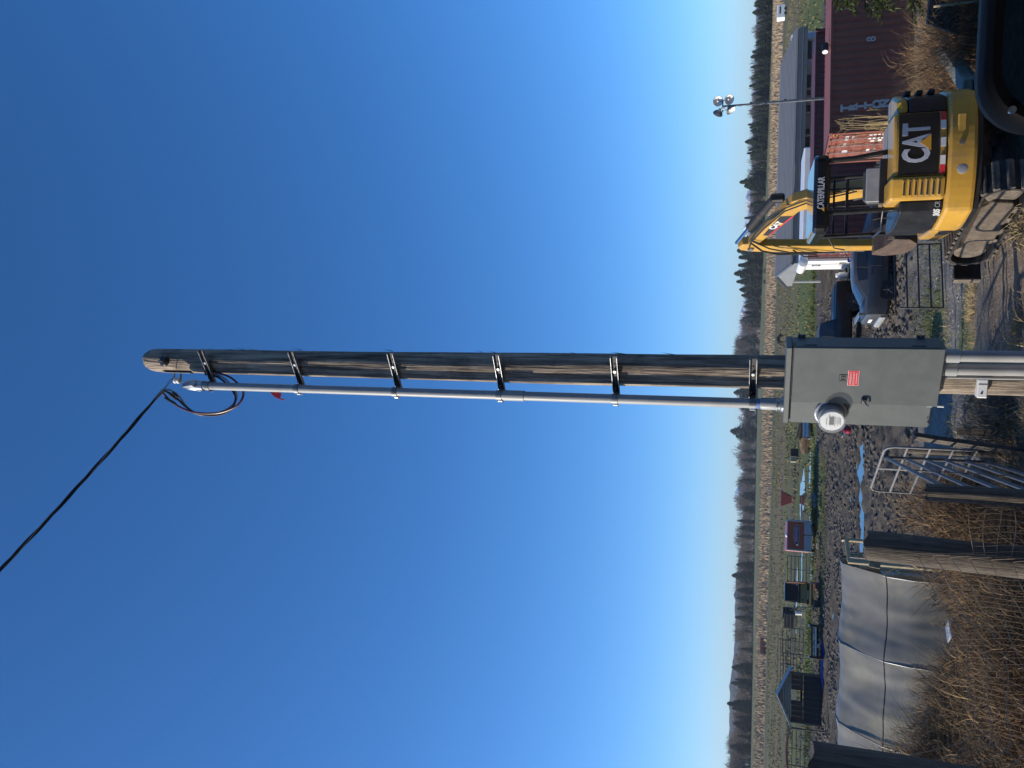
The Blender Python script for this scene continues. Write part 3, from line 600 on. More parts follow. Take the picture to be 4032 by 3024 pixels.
# the meter panel: local x along the face, y into the cabinet, z up
pan = thing('meter_panel', 'grey steel electric meter and main panel mounted on the pole', 'meter panel', (-.195, 5.35, 2.152), -PA)
W, H, D = .56, .85, .127
cab = MB(); cab.box((W/2, D/2+.004, H/2-.012), (W, D-.008, H-.024)); cab = cab.build('cabinet', K['grey_steel'], pan, bevel=.003)
MB().rbox((W/2, D/2-.006, H-.006), (W+.008, D+.02, .034), .004).build('rain_hood', K['grey_steel'], pan)
dr = Matrix.Rotation(R_(5), 3, 'Z'); hx = W+.002
def dl(x, y, z): return Vector((hx, -.002, 0)) + dr @ Vector((x-hx, y, z))
mb = MB(); mb.rbox(dl((.178+hx)/2, -.006, .402), (hx-.178, .012, .83), .0025, dr); door = mb.build('door', K['grey_steel'], pan)
MB().rbox((.087,-.004,.66),(.176,.010,.315),.003).build('meter_cover', K['grey_steel'], pan)
MB().box((.0885,-.0095,.5015),(.17,.002,.006)).build('cover_gap', K['dark_print'], pan)
low = MB().rbox((.0885,-.005,.255),(.177,.012,.49),.003).build('lower_cover', K['grey_steel'], pan)
MB().box((.1775,-.008,.42),(.005,.004,.80)).build('door_gap', K['dark_print'], pan)
MB().box((.37,-.0015,.8205),(.37,.004,.003)).build('top_gap', K['dark_print'], pan)
# embossed concentric-square emblem and red label on the door
em = None
for k, s_ in enumerate((.044,.034,.022,.013)):
    c = dl(.362,-.0125-.0004*k,.525); t_ = .0022
    mb = MB()
    for dx, dz, wx, wz in ((0,s_/2,s_,t_),(0,-s_/2,s_,t_),(s_/2,0,t_,s_),(-s_/2,0,t_,s_)): mb.box(c + dr @ Vector((dx,0,dz)), (wx,.002,wz), dr)
    mb.build('emblem', K['galv_dull'] if k % 2 else K['dark_print'], door)
lb = dl(.362,-.0128,.468); LX = dr @ Vector((1,0,0))
MB().box(lb, (.104,.0016,.062), dr).build('label_border', K['white_print'], door)
MB().box(lb - (dr @ Vector((0,.0010,0))), (.100,.0012,.058), dr).build('warning_label', K['red_print'], door)
fo = lb - (dr @ Vector((0,.0022,0)))
text('lettering', 'EMERGENCY', .0150, K['white_print'], door, frame(fo+ZU*.015, LX, ZU), 0, .0004)
text('lettering', 'DISCONNECT', .0140, K['white_print'], door, frame(fo-ZU*.003, LX, ZU), 0, .0004)
MB().box(fo-ZU*.0175, (.075,.0006,.002), dr).build('lettering', K['white_print'], door)
lt = dl(.205,-.012,.40)
latch = MB().rbox(lt-Vector((0,.010,0)), (.036,.02,.030), .005).build('latch', K['chrome'], door); MB().tube([lt+Vector((.012,-.016,-.004)), lt+Vector((-.01,-.03,-.018)), lt+Vector((-.024,-.018,-.03))], .006, 7).build('hasp', K['chrome'], latch, True)
# round socket meter
mc = Vector((.088,-.009,.575))
ring = MB().lathe([(.094,0),(.098,.004),(.098,.016),(.090,.020),(.088,.014)], mc, (0,-1,0), 40).build('meter_ring', K['galv'], pan, True)
mtr = MB().lathe([(.083,.0),(.083,.055),(.080,.06),(.0,.062)], mc, (0,-1,0), 36, False).build('meter_body', mat('meter grey', (.17,.18,.20), (.13,.14,.16), 8, .5), pan, True)
face = MB().lathe([(.070,.066),(.070,.098),(.0,.0985)], mc, (0,-1,0), 40, False).build('meter_face', mat('meter dial white', (.66,.67,.66), (.60,.61,.60), 8, .5), pan, True)
gm_ = bpy.data.materials.new('clear dome'); gm_.use_nodes = True; P_ = gm_.node_tree.nodes['Principled BSDF']; P_.inputs['Base Color'].default_value = (.9,.93,.95,1); P_.inputs['Roughness'].default_value = .05; P_.inputs['IOR'].default_value = 1.35; P_.inputs['Transmission Weight'].default_value = .6; P_.inputs['Alpha'].default_value = .30
MB().lathe([(.089,.014),(.0885,.03),(.083,.09),(.081,.112),(.076,.119),(.0,.121)], mc, (0,-1,0), 44, False).build('meter_dome', gm_, pan, True)
fy = -.0996
MB().box(mc+Vector((.004,fy,.002)), (.062,.0016,.031)).build('display_frame', K['galv_dull'], face); MB().box(mc+Vector((.004,fy-.001,.002)), (.056,.0016,.026)).build('display', K['dark_print'], face)
MB().lathe([(.013,0),(.013,.001)], mc+Vector((.030,fy+.0002,-.0)), (0,-1,0), 4).build('symbol', K['grey_print'], face)
fx = lambda x, z: frame(mc+Vector((x,fy-.001,z)), (1,0,0), ZU)
text('lettering', 'CL200 240V 3W', .0085, K['dark_print'], face, fx(0,.031), 0, .0003); text('lettering', 'kWh', .010, K['dark_print'], face, fx(.04,.017), 0, .0003)
for k, (w_, z_) in enumerate(((.07,-.018),(.05,-.026),(.062,-.034),(.045,-.042),(.055,-.049))): MB().box(mc+Vector((.002+.004*(k % 2),fy-.0006,z_)), (w_,.0006,.0028 if k != 3 else .006)).build('printed_line', K['grey_print'] if k % 2 else K['dark_print'], face)
# small fittings
for z in (.77,.10):
    tb = MB().box((W+.011, D-.006, z), (.022,.004,.045)).build('mounting_tab', K['grey_steel'], cab); MB().cyl((W+.013,D-.0085,z),(W+.013,D-.012,z),.006,n=8).build('screw', K['galv'], tb)
MB().box((W+.0015,.03,.815),(.003,.05,.016)).build('hood_notch', K['dark_print'], cab)
for z in (.72,.12): MB().rbox((W+.002,.03,z),(.006,.012,.075),.002).build('hinge', K['grey_steel'], cab)
sn = MB().rbox((.168,-.016,.022),(.02,.014,.034),.003).build('hasp_tab', K['galv'], low); MB().cyl((.165,-.016,-.02),(.163,-.016,-.055),.006,n=8).build('seal_plug', K['white_print'], low)
MB().rbox((.045,-.012,.016),(.014,.006,.008),.002).build('screw', K['dark_print'], low); MB().rbox((.075,-.012,.02),(.016,.006,.006),.002).build('screw', K['dark_print'], low)
# conduits leaving the bottom of the panel
for (x, y, r, lab, nm, Y) in ((3790,1402,.034,'right grey conduit running down from the meter panel bottom','conduit_riser',5.13),(3790,1455,.034,'left thick grey conduit running down from the meter panel bottom','conduit_riser',5.19),(3790,1487,.0085,'thin white tube beside the left conduit below the panel','ground_tube',5.22)):
    p = at(x, y, Y); o = thing(nm, lab, 'conduit', (p.x, p.y, 0)); b = at(4300, y-6, Y).x-p.x
    MB().tube([(0,0,2.155),(0,0,1.95),(b*.2,0,1.0),(b*.3,0,-.1)], r, 20).build('pipe', K['pvc_white'], o, True)
    if r > .02: MB().lathe([(r,0),(r+.007,.003),(r+.007,.10),(r,.105)], (0,0,2.045), ZU, 20).build('coupling', K['pvc'], o, True)
# ------------------------------------------------------------------ the yellow compact excavator (rear towards the road)
EX = thing('excavator', 'yellow compact excavator with black canopy seen from behind, boom raised', 'excavator', (3.06, 11.9, zbase(3.06, 11.9)), R_(-4))
UM = Matrix.Rotation(R_(20), 4, 'Z')     # undercarriage stands a little turned under the body
YL, BK = K['cat_yellow'], K['black_paint']
K['decal_grey'] = mat('silver decal', (.46,.48,.51), (.42,.44,.47), 7, .5)
# --- undercarriage
def track(sx):
    cx = .68*sx; L2, r, n = .80, .275, 34
    per = 4*L2 + 2*math.pi*r; belt = []
    def pos(s):
        s %= per
        if s < 2*L2: return (-L2+s, 2*r, 0)
        s -= 2*L2
        if s < math.pi*r: a = s/r; return (L2+r*math.sin(a), r+r*math.cos(a), -a)
        s -= math.pi*r
        if s < 2*L2: return (L2-s, 0, math.pi)
        s -= 2*L2; a = s/r; return (-L2-r*math.sin(a), r-r*math.cos(a), math.pi-a)
    N_ = 72; o_ = [pos(per*k/N_) for k in range(N_)]
    mb = MB(); vs = []
    for (y, z, a) in o_:
        nv = (math.sin(-a)*1.0, math.cos(a))
        for x, q in ((-.2,.0),(.2,.0),(.2,-.035),(-.2,-.035)): vs.append((cx+x, y + nv[0]*q, z + nv[1]*q + .03))
    fs = []
    for k in range(N_):
        for j in range(4): fs.append((k*4+j, k*4+(j+1) % 4, ((k+1) % N_)*4+(j+1) % 4, ((k+1) % N_)*4+j))
    t = mb.add(vs, fs).build('track', K['black_rubber'], EX, M=UM)
    sh = MB(); sh.rbox((0,0,.005), (.40,.085,.03), .008); sh.rbox((0,.02,.022), (.38,.03,.024), .007); shm = sh.mesh('shoe', K['mud_steel'])
    for k in range(n):
        y, z, a = pos(per*k/n); nv = Vector((0, math.sin(-a), math.cos(a)))
        o = put('shoe', shm, t); o.matrix_local = Matrix.Translation((cx, y + nv.y*.012, z + nv.z*.012 + .03)) @ Matrix.Rotation(a, 4, 'X')
    pf = [(-.66,.13),(-.5,.08),(.5,.08),(.66,.14),(.70,.30),(.58,.43),(-.54,.46),(-.70,.36)]
    MB().prism(pf, (cx,0,.03), (0,1,0), ZU, (1,0,0), -.17*1.0, .17).build('track_frame', K['mud_dry'], t, bevel=.02)
    for yy, rr in ((-L2,.2),(L2,.2)): MB().cyl((cx-.12,yy,r+.03),(cx+.12,yy,r+.03),rr,n=20).build('idler', K['mud_steel'], t)
    for yy in (-.45,-.15,.15,.45): MB().cyl((cx-.15,yy,.12),(cx+.15,yy,.12),.085,n=14).build('roller', K['mud_steel'], t)
    for k in range(9):   # clods on the frame
        MB().lathe([(.01,-.03),(.05,-.01),(.04,.02),(.01,.035)], (cx+random.uniform(-.16,.16), random.uniform(-.55,.55), .48+random.uniform(-.02,.03)), ZU, 7).build('mud_clod', K['mud_dry'], t, True)
    return t
track(-1); track(1)
MB().rbox((0,0,.42), (1.25,.9,.26), .05).build('car_body', K['mud_steel'], EX, M=UM)
MB().cyl((0,0,.52),(0,0,.68),.42,n=28).build('slew_ring', K['mud_steel'], EX)
bl = MB(); prof = [(0,0),(.05,.0),(.09,.08),(.10,.2),(.06,.32),(.02,.36),(-.01,.36),(.03,.30),(.06,.2),(.05,.09)]
bl.prism(prof, (0,1.55,-.02), (0,1,0), ZU, (1,0,0), -.92, .92); blade = bl.build('dozer_blade', K['black_rubber'], EX, M=UM)  # blade coloured black to carry the shade on its near face
for s in (-.91,.91): MB().box((s,1.57,.17),(.03,.13,.36)).build('end_plate', K['mud_steel'], blade)
for s in (-.4,.4): MB().rbox((s,1.05,.25),(.12,1.0,.14),.03).build('blade_arm', K['mud_steel'], blade)
# --- counterweight and hood, plan outlines in local x, y
def plan(name, P, z0, z1, mt, bev, parent=EX): return MB().prism(P, (0,0,0), (1,0,0), (0,1,0), ZU, z0, z1).build(name, mt, parent, bevel=bev)
rear = lambda x, g=0: -(math.sqrt(max(.05, 1.27**2 - (x*.82)**2)) + g)
def arc(x0, x1, n=9, g=0): return [(x0+(x1-x0)*k/n, rear(x0+(x1-x0)*k/n, g)) for k in range(n+1)]
cwp = [(.93,-.35),(.95,-.62),(.90,-.83)] + arc(.80,-.68,16,.02) + [(-.78,-.85),(-.84,-.62),(-.83,-.40)]
cw = plan('counterweight', cwp[::-1], .66, 1.0, YL, .05)
lower = plan('counterweight_skirt', [(x*.97, y*.965+.01) for x, y in cwp][::-1], .60, .67, BK, .01)
MB().lathe([(.06,0),(.06,.012),(.045,.016)], (-.18, rear(-.18)-.012, .83), (0,-1,0), 24).build('round_plug', K['grey_print'], cw, True)
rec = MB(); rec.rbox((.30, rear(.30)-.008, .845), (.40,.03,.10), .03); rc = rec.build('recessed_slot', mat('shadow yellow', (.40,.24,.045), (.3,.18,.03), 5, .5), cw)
for x in (.14,.46): MB().cyl((x,rear(x)-.02,.845),(x,rear(x)-.03,.845),.032,n=16).build('lifting_bolt', K['mud_steel'], rc)
# right corner, decal panel, vent panel, left cover
rc_ = [(.62,-.35),(.92,-.35),(.93,-.62),(.86,-.84)] + arc(.76,.56,3)
plan('right_cover', rc_[::-1], 1.005, 1.43, BK, .02); plan('right_cover_cap', rc_[::-1], 1.432, 1.56, YL, .05)
for z in (1.12,1.26,1.40): MB().rbox((.90,-.70,z),(.06,.30,.075),.012).build('side_grille', K['black_rubber'], EX)
dp = [(.56,-.3)] + arc(.56,-.24,8,.006) + [(-.24,-.3)]
hood = plan('rear_hood', dp[::-1], 1.005, 1.60, YL, .03)
db = arc(.545,-.225,12,.014); db2 = [(x, y+.012) for x, y in db]
plan('decal_panel', (db + db2[::-1])[::-1], 1.09, 1.545, K['black_gloss'], 0, hood)
def rtext(name, s, size, mt, x, z, sx=1, off=0, sh=0, par=hood, g=.022):
    d = .01; t = Vector((2*d, rear(x+d)-rear(x-d), 0)); o = text(name, s, size, mt, par, frame((x, rear(x)-g, z), t, ZU), off, .003, sx=sx, shear=sh); 
    me = o.data; Mi = o.matrix_basis.copy(); Mv = Mi.inverted()     # wrap the print round the curved hood
    for v in me.vertices:
        p = Mi @ v.co; k = (p.y - (Mi.translation.y)); q = Vector((p.x, rear(p.x)-g + (k - (p.x-x)*t.y/t.x), p.z)); v.co = Mv @ q
    return o
rtext('lettering', 'CAT', .42, K['decal_grey'], .165, 1.335, .60, .012)
tri = [(.165-.10, 1.185),(.165+.10,1.185),(.165,1.31)]; mbt = MB(); mbt.add([(x, rear(x)-.0285, z) for x, z in tri] + [(x, rear(x)-.020, z) for x, z in tri], [(0,1,2),(5,4,3),(0,3,4,1),(1,4,5,2),(2,5,3,0)]); mbt.build('amber_triangle', K['orange_print'], hood)
rf = arc(.545,-.225,10,.013); n_ = 7
for k in range(n_):   # red and white reflective tape below the decal
    a0 = .545-.77*k/n_; a1 = .545-.77*(k+1)/n_; 
    if k in (2,4): continue
    mbt = MB(); mbt.add([(a0,rear(a0,.018),1.02),(a1,rear(a1,.018),1.02),(a1,rear(a1,.018),1.075),(a0,rear(a0,.018),1.075),(a0,rear(a0,.01),1.02),(a1,rear(a1,.01),1.02),(a1,rear(a1,.01),1.075),(a0,rear(a0,.01),1.075)], [(0,1,2,3),(7,6,5,4),(0,4,5,1),(1,5,6,2),(2,6,7,3),(3,7,4,0)])
    mbt.build('reflective_tape', K['red_print'] if k in (0,6) else K['white_print'], hood)
vp = [(-.245,-.3)] + arc(-.245,-.53,4,.04) + [(-.53,-.3)]
vent = plan('vent_panel', vp[::-1], 1.003, 1.63, YL, .035)
for k in range(7):
    z = 1.07 + k*.066; x = -.388; d = .01; t = Vector((2*d, rear(x+d)-rear(x-d), 0)).normalized(); n_v = t.cross(ZU)
    c = Vector((x, rear(x)-.042, z)); rot = Matrix((t, -n_v*-1, ZU)).transposed()
    rim = MB().rbox(c, (.20,.014,.046), .02, Matrix((t, n_v*-1, ZU)).transposed()).build('louvre_rim', YL, vent)
    MB().rbox(c + n_v*.003, (.18,.014,.032), .015, Matrix((t, n_v*-1, ZU)).transposed()).build('louvre', K['black_rubber'], rim)
lp_ = [(-.535,-.2)] + arc(-.535,-.68,5) + [(-.775,-.84),(-.825,-.60),(-.82,-.10)]
lc = MB(); P_ = lp_[::-1]; lc.prism(P_, (0,0,0), (1,0,0), (0,1,0), ZU, 1.004, 1.50); lcov = lc.build('left_cover', BK, EX, bevel=.07)
rtext('lettering', '305', .095, K['white_print'], -.685, 1.065, .62, .006, .15, lcov, .010)
rtext('lettering', 'CR', .085, K['grey_print'], -.59, 1.065, .7, 0, .15, lcov, .010)
side = plan('side_cover', [(-.83,-.40),(-.85,-.1),(-.85,.35),(-.72,.55),(-.45,.55),(-.45,-.35)][::-1], .70, 1.0, YL, .03)
MB().rbox((-.852,-.25,.86),(.012,.24,.05),.004).build('side_stripe', BK, side); plan('side_cover', [(.5,-.35),(.5,.75),(.85,.75),(.93,.3),(.93,-.35)], .70, 1.35, YL, .03)
MB().rbox((0,.05,.80),(1.7,1.1,.18),.03).build('deck', BK, EX)
for z, y in ((1.585,-.72),): MB().prism([(.62,1.50),(.70,1.52),(.70,1.545),(.64,1.56)], (0,rear(.66)-.0,0), (1,0,0), ZU, (0,1,0), -.012, .02).build('marker_flag', K['yellow_print'], EX)
# --- canopy
can = MB(); rp = [(-.86,-.80),(-.80,-.87),(.13,-.87),(.19,-.80),(.19,.50),(.12,.60),(-.78,.60),(-.86,.50)]
can.prism(rp, (0,0,0), (1,0,0), (0,1,0), ZU, 2.31, 2.50); roof = can.build('canopy_roof', K['black_gloss'], EX, bevel=.05)
MB().rbox((-.34,-.1,2.30),(.85,1.2,.04),.015).build('roof_liner', BK, roof)
mt4 = frame((-.33,-.873,2.405), (1,0,0), ZU); text('lettering', 'CATERPILLAR', .115, K['decal_grey'], roof, mt4, .0025, .002, sx=.60)
MB().prism([(-.575,2.362),(-.515,2.362),(-.545,2.40)], (0,-.8765,0), (1,0,0), ZU, (0,1,0), -.003, 0).build('amber_triangle', K['orange_print'], roof)
def post(nm, P, r=.034): return MB().tube(P, r, 12).build(nm, BK, EX, True)
post('canopy_post', [(.10,-.80,2.40),(.12,-.78,2.0),(.20,-.72,1.55),(.20,-.72,1.0)], .036)
post('canopy_post', [(-.58,-.76,2.40),(-.57,-.72,2.0),(-.545,-.66,1.4),(-.54,-.65,1.0)], .036)
post('canopy_post', [(-.76,.45,2.40),(-.74,.46,1.6),(-.74,.46,.85)], .032); post('canopy_post', [(.10,.45,2.40),(.12,.46,1.6),(.12,.46,.85)], .032)
MB().tube([(-.57,-.70,1.62),(-.70,-.60,1.62),(-.80,-.45,1.60),(-.80,.30,1.60),(-.76,.44,1.60)], .014, 8).build('guard_rail', BK, EX, True)
MB().box((-.2,-.80,1.64),(.58,.05,.10)).build('cross_bar', BK, EX, bevel=.01)
for x in (-.06,-.3): MB().rbox((x,.50,1.9),(.035,.03,.98),.008).build('front_guard_bar', BK, EX)
MB().rbox((-.33,.48,1.95),(.86,.035,.04),.008).build('front_guard_bar', BK, EX); MB().rbox((-.33,.48,2.13),(.86,.035,.03),.008).build('front_guard_bar', BK, EX)
seat = MB(); seat.rbox((-.17,-.30,1.55),(.50,.14,.56),.06); seat.build('seat_back', mat('seat vinyl', (.055,.06,.068), (.04,.043,.05), 12, .55), EX, bevel=.03)
MB().rbox((-.17,.0,1.24),(.48,.46,.14),.05).build('seat_cushion', K['black_rubber'], EX)
MB().rbox((-.17,-.37,1.70),(.46,.02,.20),.01).build('seat_shell', K['grey_print'], EX)
for x in (-.55,.2):
    c = MB().rbox((x,.05,1.3),(.12,.3,.22),.03).build('control_console', BK, EX); MB().tube([(x,.12,1.4),(x,.15,1.55),(x-.01,.16,1.63)], [.012,.012,.022], 8).build('joystick', K['black_rubber'], c, True)
mir = MB().tube([(-.76,.46,2.2),(-.92,.55,2.1),(-.95,.56,1.95)], .01, 6).build('mirror_arm', BK, EX, True)
# --- boom, stick, bucket in a plane that leans a little to the left
bo = Vector((.07,.585,-.10)); bd = Vector((-.326,.945,0)).normalized(); bs = Vector((bd.y,-bd.x,0))
def bp(s, z, w=0): return bo + bd*s + ZU*z + bs*w
def plate_poly(poly, w): return MB().prism(poly, bo, bd, ZU, bs, -w/2, w/2)
bpoly = [(-.12,.82),(.12,.80),(.28,1.45),(.52,2.28),(.76,2.68),(2.04,3.35),(2.12,3.43),(2.04,3.52),(1.7,3.35),(.72,2.95),(.42,2.80),(.22,2.45),(.02,1.6)]
boom = plate_poly(bpoly, .165).build('boom', YL, EX, bevel=.018)
MB().rbox(bp(-.02,.85),(.34,.34,.42),.05).build('swing_post', YL, boom)
dec = plate_poly([(.88,2.75),(1.58,3.12),(1.56,3.22),(.88,2.96)], .170).build('boom_decal', K['dark_print'], boom)
tilt = math.atan2(3.13-2.70, 1.58-.86); ax_ = -(bd*math.cos(tilt)+ZU*math.sin(tilt)); ay_ = (ZU*math.cos(tilt)-bd*math.sin(tilt))
text('lettering', 'CAT', .15, K['white_print'], boom, frame(bp(1.2,3.015,-.0865), ax_, ay_), .006, .001)
plate_poly([(.88,2.745),(1.56,3.105),(1.555,3.125),(.875,2.77)], .173).build('red_stripe', K['red_print'], boom)
MB().prism([(-.05,-.07),(.05,-.07),(0,0)], bp(1.13,2.98,-.087), ax_, ay_, bs, -.002, .001).build('amber_triangle', K['orange_print'], boom)
cy = MB().cyl(bp(.40,3.06), bp(1.40,3.44), .068, n=16).build('stick_cylinder', K['black_rubber'], boom, True); MB().cyl(bp(1.38,3.432), bp(2.0,3.66), .034, n=12).build('rod', K['chrome'], cy, True)
MB().rbox(bp(.42,3.02),(.14,.16,.22),.03).build('cylinder_lug', BK, boom)
bc = MB().cyl(bp(.12,1.0,0), bp(.52,1.9,0), .05, n=14).build('boom_cylinder', K['black_rubber'], boom, True)
spoly = [(1.92,3.62),(2.04,3.70),(2.14,3.66),(2.22,3.48),(2.26,3.1),(2.30,2.2),(2.29,1.42),(2.20,1.36),(2.12,1.42),(2.06,2.4),(2.0,3.2),(1.90,3.45)]
stick = plate_poly([(s+.02, z-.06) for s, z in spoly], .15).build('stick', YL, EX, bevel=.018)
MB().cyl(bp(2.09,3.42,-.11), bp(2.09,3.42,.11), .055, n=16).build('pivot_pin', K['galv_dull'], stick, True)
MB().cyl(bp(2.36,3.15), bp(2.42,2.2), .05, n=14).build('bucket_cylinder', K['black_rubber'], stick, True); MB().cyl(bp(2.42,2.22), bp(2.44,1.5), .028, n=10).build('rod', K['chrome'], stick, True)
bk = plate_poly([(2.02+(s-2.02)*.72, 1.40+(z-1.40)*.75) for s, z in ((2.26,1.42),(2.34,1.15),(2.28,.82),(2.05,.60),(1.72,.56),(1.48,.74),(1.44,1.06),(1.85,1.22),(2.08,1.40))], .42).build('bucket', mat('rusty bucket steel', (.13,.085,.06), (.07,.05,.04), 9, .8, .2, bump=.4), EX, bevel=.012)
for k in range(4): MB().box(bp(1.63,1.19,-.17+.113*k),(.04,.04,.09)).build('tooth', K['mud_steel'], bk)
hs = [([(.1,1.9,-.12),(.35,2.55,-.13),(.62,2.9,-.13),(1.2,3.2,-.13),(1.75,3.42,-.13),(2.0,3.45,-.14)],.013),([(.1,2.0,-.10),(.38,2.7,-.11),(.7,3.05,-.11),(1.25,3.3,-.11),(1.7,3.44,-.12)],.011),
      ([(1.75,3.42,-.13),(1.95,3.22,-.20),(2.10,2.95,-.20),(2.18,2.6,-.16),(2.30,2.3,-.12)],.018),([(1.7,3.40,-.12),(1.9,3.1,-.18),(2.1,2.75,-.17),(2.2,2.4,-.14),(2.3,2.0,-.1)],.013),([(2.15,2.7,-.1),(2.32,2.5,-.16),(2.40,2.25,-.12)],.013)]
for P, r in hs: MB().tube([bp(*p) for p in P], r, 7).build('hydraulic_hose', K['black_rubber'], stick if P[0][0] > 1 else boom, True)
# ------------------------------------------------------------------ shipping containers
K['oxide'] = mat('container oxide red', (.23,.07,.043), (.19,.058,.036), 2.5, .55, 0, dirt=(.19,.085,.06), dirt_amt=.5, dscale=1.3, bump=.05)
K['maroon'] = mat('container maroon', (.12,.03,.026), (.10,.025,.022), 2.5, .55, 0, dirt=(.13,.06,.05), dirt_amt=.5, dscale=1.3)
def container(label, x0, y0, L, z0, hgt, mt, prints, dlabel=None):
    W_ = 2.44; t = thing('shipping_container', label, 'container', (x0, y0, z0), R_(8))
    def corr(x, pitch=.278, dep=.036):
        u = (x % pitch)/pitch; return dep*(0 if u < .25 else (u-.25)/.25 if u < .5 else 1 if u < .75 else (1-u)/.25)
    bk = []; x = .14
    while x < L-.14: bk.append(x); x += .0695
    bk.append(L-.14)
    for nm, yy, sg in (('side_wall',.03,1),('side_wall',W_-.03,-1)):
        vs = []; 
        for x in bk: vs += [(x, yy+sg*corr(x), .16), (x, yy+sg*corr(x), hgt-.10)]
        MB().add(vs, [(2*k,2*k+2,2*k+3,2*k+1) for k in range(len(bk)-1)]).build(nm, mt, t)
    vs = []
    for x in bk:
        zz = hgt-.012+corr(x,.21,.016)-.016; vs += [(x,.05,zz),(x,W_-.05,zz)]
    MB().add(vs, [(2*k,2*k+2,2*k+3,2*k+1) for k in range(len(bk)-1)]).build('roof_sheet', mt, t)
    MB().box((L-.07,W_/2,hgt/2),(.05,W_-.2,hgt-.2)).build('end_wall', mt, t)
    MB().box((L/2,W_/2,.15),(L-.2,W_-.12,.03)).build('floor', K['black_paint'], t)
    for y in (.05,W_-.05):
        MB().box((L/2,y,hgt-.06),(L-.2,.07,.09)).build('top_rail', mt, t); MB().box((L/2,y,.09),(L-.2,.08,.15)).build('bottom_rail', mt, t)
        for x in (.07,L-.07):
            MB().box((x,y+(.02 if y < 1 else -.02),hgt/2),(.14,.12,hgt-.2)).build('corner_post', mt, t)
            for z in (.06,hgt-.055):
                c = MB().rbox((x+(.0 if x > 1 else -.003),y,z),(.165,.165,.115),.01).build('corner_casting', mt, t)
                if x < 1: MB().rbox((x-.086,y,z),(.006,.07,.05),.002).build('casting_hole', K['dark_print'], c)
    MB().box((.06,W_/2,hgt-.08),(.12,W_-.2,.11)).build('door_header', mt, t); MB().box((.06,W_/2,.09),(.12,W_-.2,.15)).build('door_sill', mt, t)
    for s in (0,1):
        ya = .13 + s*1.095; yb = ya+1.085; n = 90; vs = []
        d = MB()
        for k in range(n+1):   # leaf with recessed horizontal corrugations
            z = .18 + (hgt-.33)*k/n; u = ((z-.18)/((hgt-.33)/5)) % 1; dep = .035*(0 if u < .3 else min(1,(u-.3)/.08) if u < .62 else max(0,1-(u-.62)/.08))
            vs += [(.02,ya,z),(.02+dep,ya+.09,z),(.02+dep,yb-.09,z),(.02,yb,z)]
        d.add(vs, [(4*k+j,4*k+j+1,4*k+5+j,4*k+4+j) for k in range(n) for j in range(3)]); leaf = d.build('door_leaf', mt, t, True, 25)
        for q in (.27,.80):
            y = ya+q; rod = MB().cyl((-.03,y,.10),(-.03,y,hgt-.08),.017,n=8).build('lock_rod', K['galv_dull'], leaf, True)
            for z in (.32,1.0,1.75,hgt-.3): MB().rbox((-.018,y,z),(.03,.09,.05),.006).build('rod_guide', mt, rod)
            for z in (.11,hgt-.09): MB().rbox((-.025,y,z),(.05,.07,.06),.008).build('cam_keeper', K['black_rubber'], rod)
            MB().rbox((-.055,y+(.13 if s == 0 else -.13),1.05),(.02,.30,.035),.006).build('handle', K['galv_dull'], rod)
        for z in (.35,.9,1.5,2.2): MB().rbox((-.004,ya+.0 if s == 0 else yb,z),(.04,.07,.10),.01).build('hinge', mt, leaf)
        MB().box((-.004,ya+.03 if s == 0 else yb-.03,hgt/2),(.02,.03,hgt-.36)).build('gasket', K['black_rubber'], leaf)
        for (q, z, w, h2) in prints[s]:
            f = MB().box((.0165, ya+q, z),(.003,w,h2)).build('stencil', K['white_print'], leaf)
    return t
prA = [[(.18,1.25,.07,.09),(.18,1.12,.07,.09),(.18,.99,.07,.08),(.18,.86,.07,.08),(.18,.73,.06,.08),(.18,.60,.06,.08),(.44,1.25,.10,.08),(.44,1.12,.10,.08),(.44,.99,.10,.08),(.44,.86,.10,.08),(.44,.73,.10,.08),(.62,1.15,.14,.12),(.62,.92,.14,.11),(.62,.72,.14,.12)],[(.25,1.2,.16,.10),(.25,1.0,.12,.08),(.6,.9,.2,.09)]]
zc1 = YARD; X1 = at(3281,527,28.0).x
c1 = container('oxide red shipping container with stencilled lettering beside the excavator', X1, 28.0, 12.19, zc1, 2.59, K['oxide'], prA)
fm = lambda y, z: frame((.0145, y, z), (0,-1,0), ZU)
text('lettering', '166956', .15, K['white_print'], c1, fm(.45,1.98), .004, .002, sx=.8); text('lettering', '1 9G1', .13, K['white_print'], c1, fm(.42,1.78), .004, .002, sx=.8)
text('lettering', '22G1', .13, K['white_print'], c1, fm(.95,2.0), .004, .002, sx=.9)
MB().lathe([(.10,0),(.10,.003)], (.0175,1.50,1.95), (-1,0,0), 24).build('oval_plate', K['white_print'], c1)
MB().box((.015,.42,.42),(.004,.30,.17)).build('hazard_label', K['yellow_print'], c1)
for k in range(3): MB().box((-.0205,.10,2.33+.055*k),(.002,.06,.022)).build('hazard_stripe', K['yellow_print'] if k != 1 else K['dark_print'], c1)
K['stencil_grey'] = mat('faded stencil paint', (.50,.49,.46), (.42,.41,.39), 5, .6, dirt=(.3,.2,.18), dirt_amt=.4)
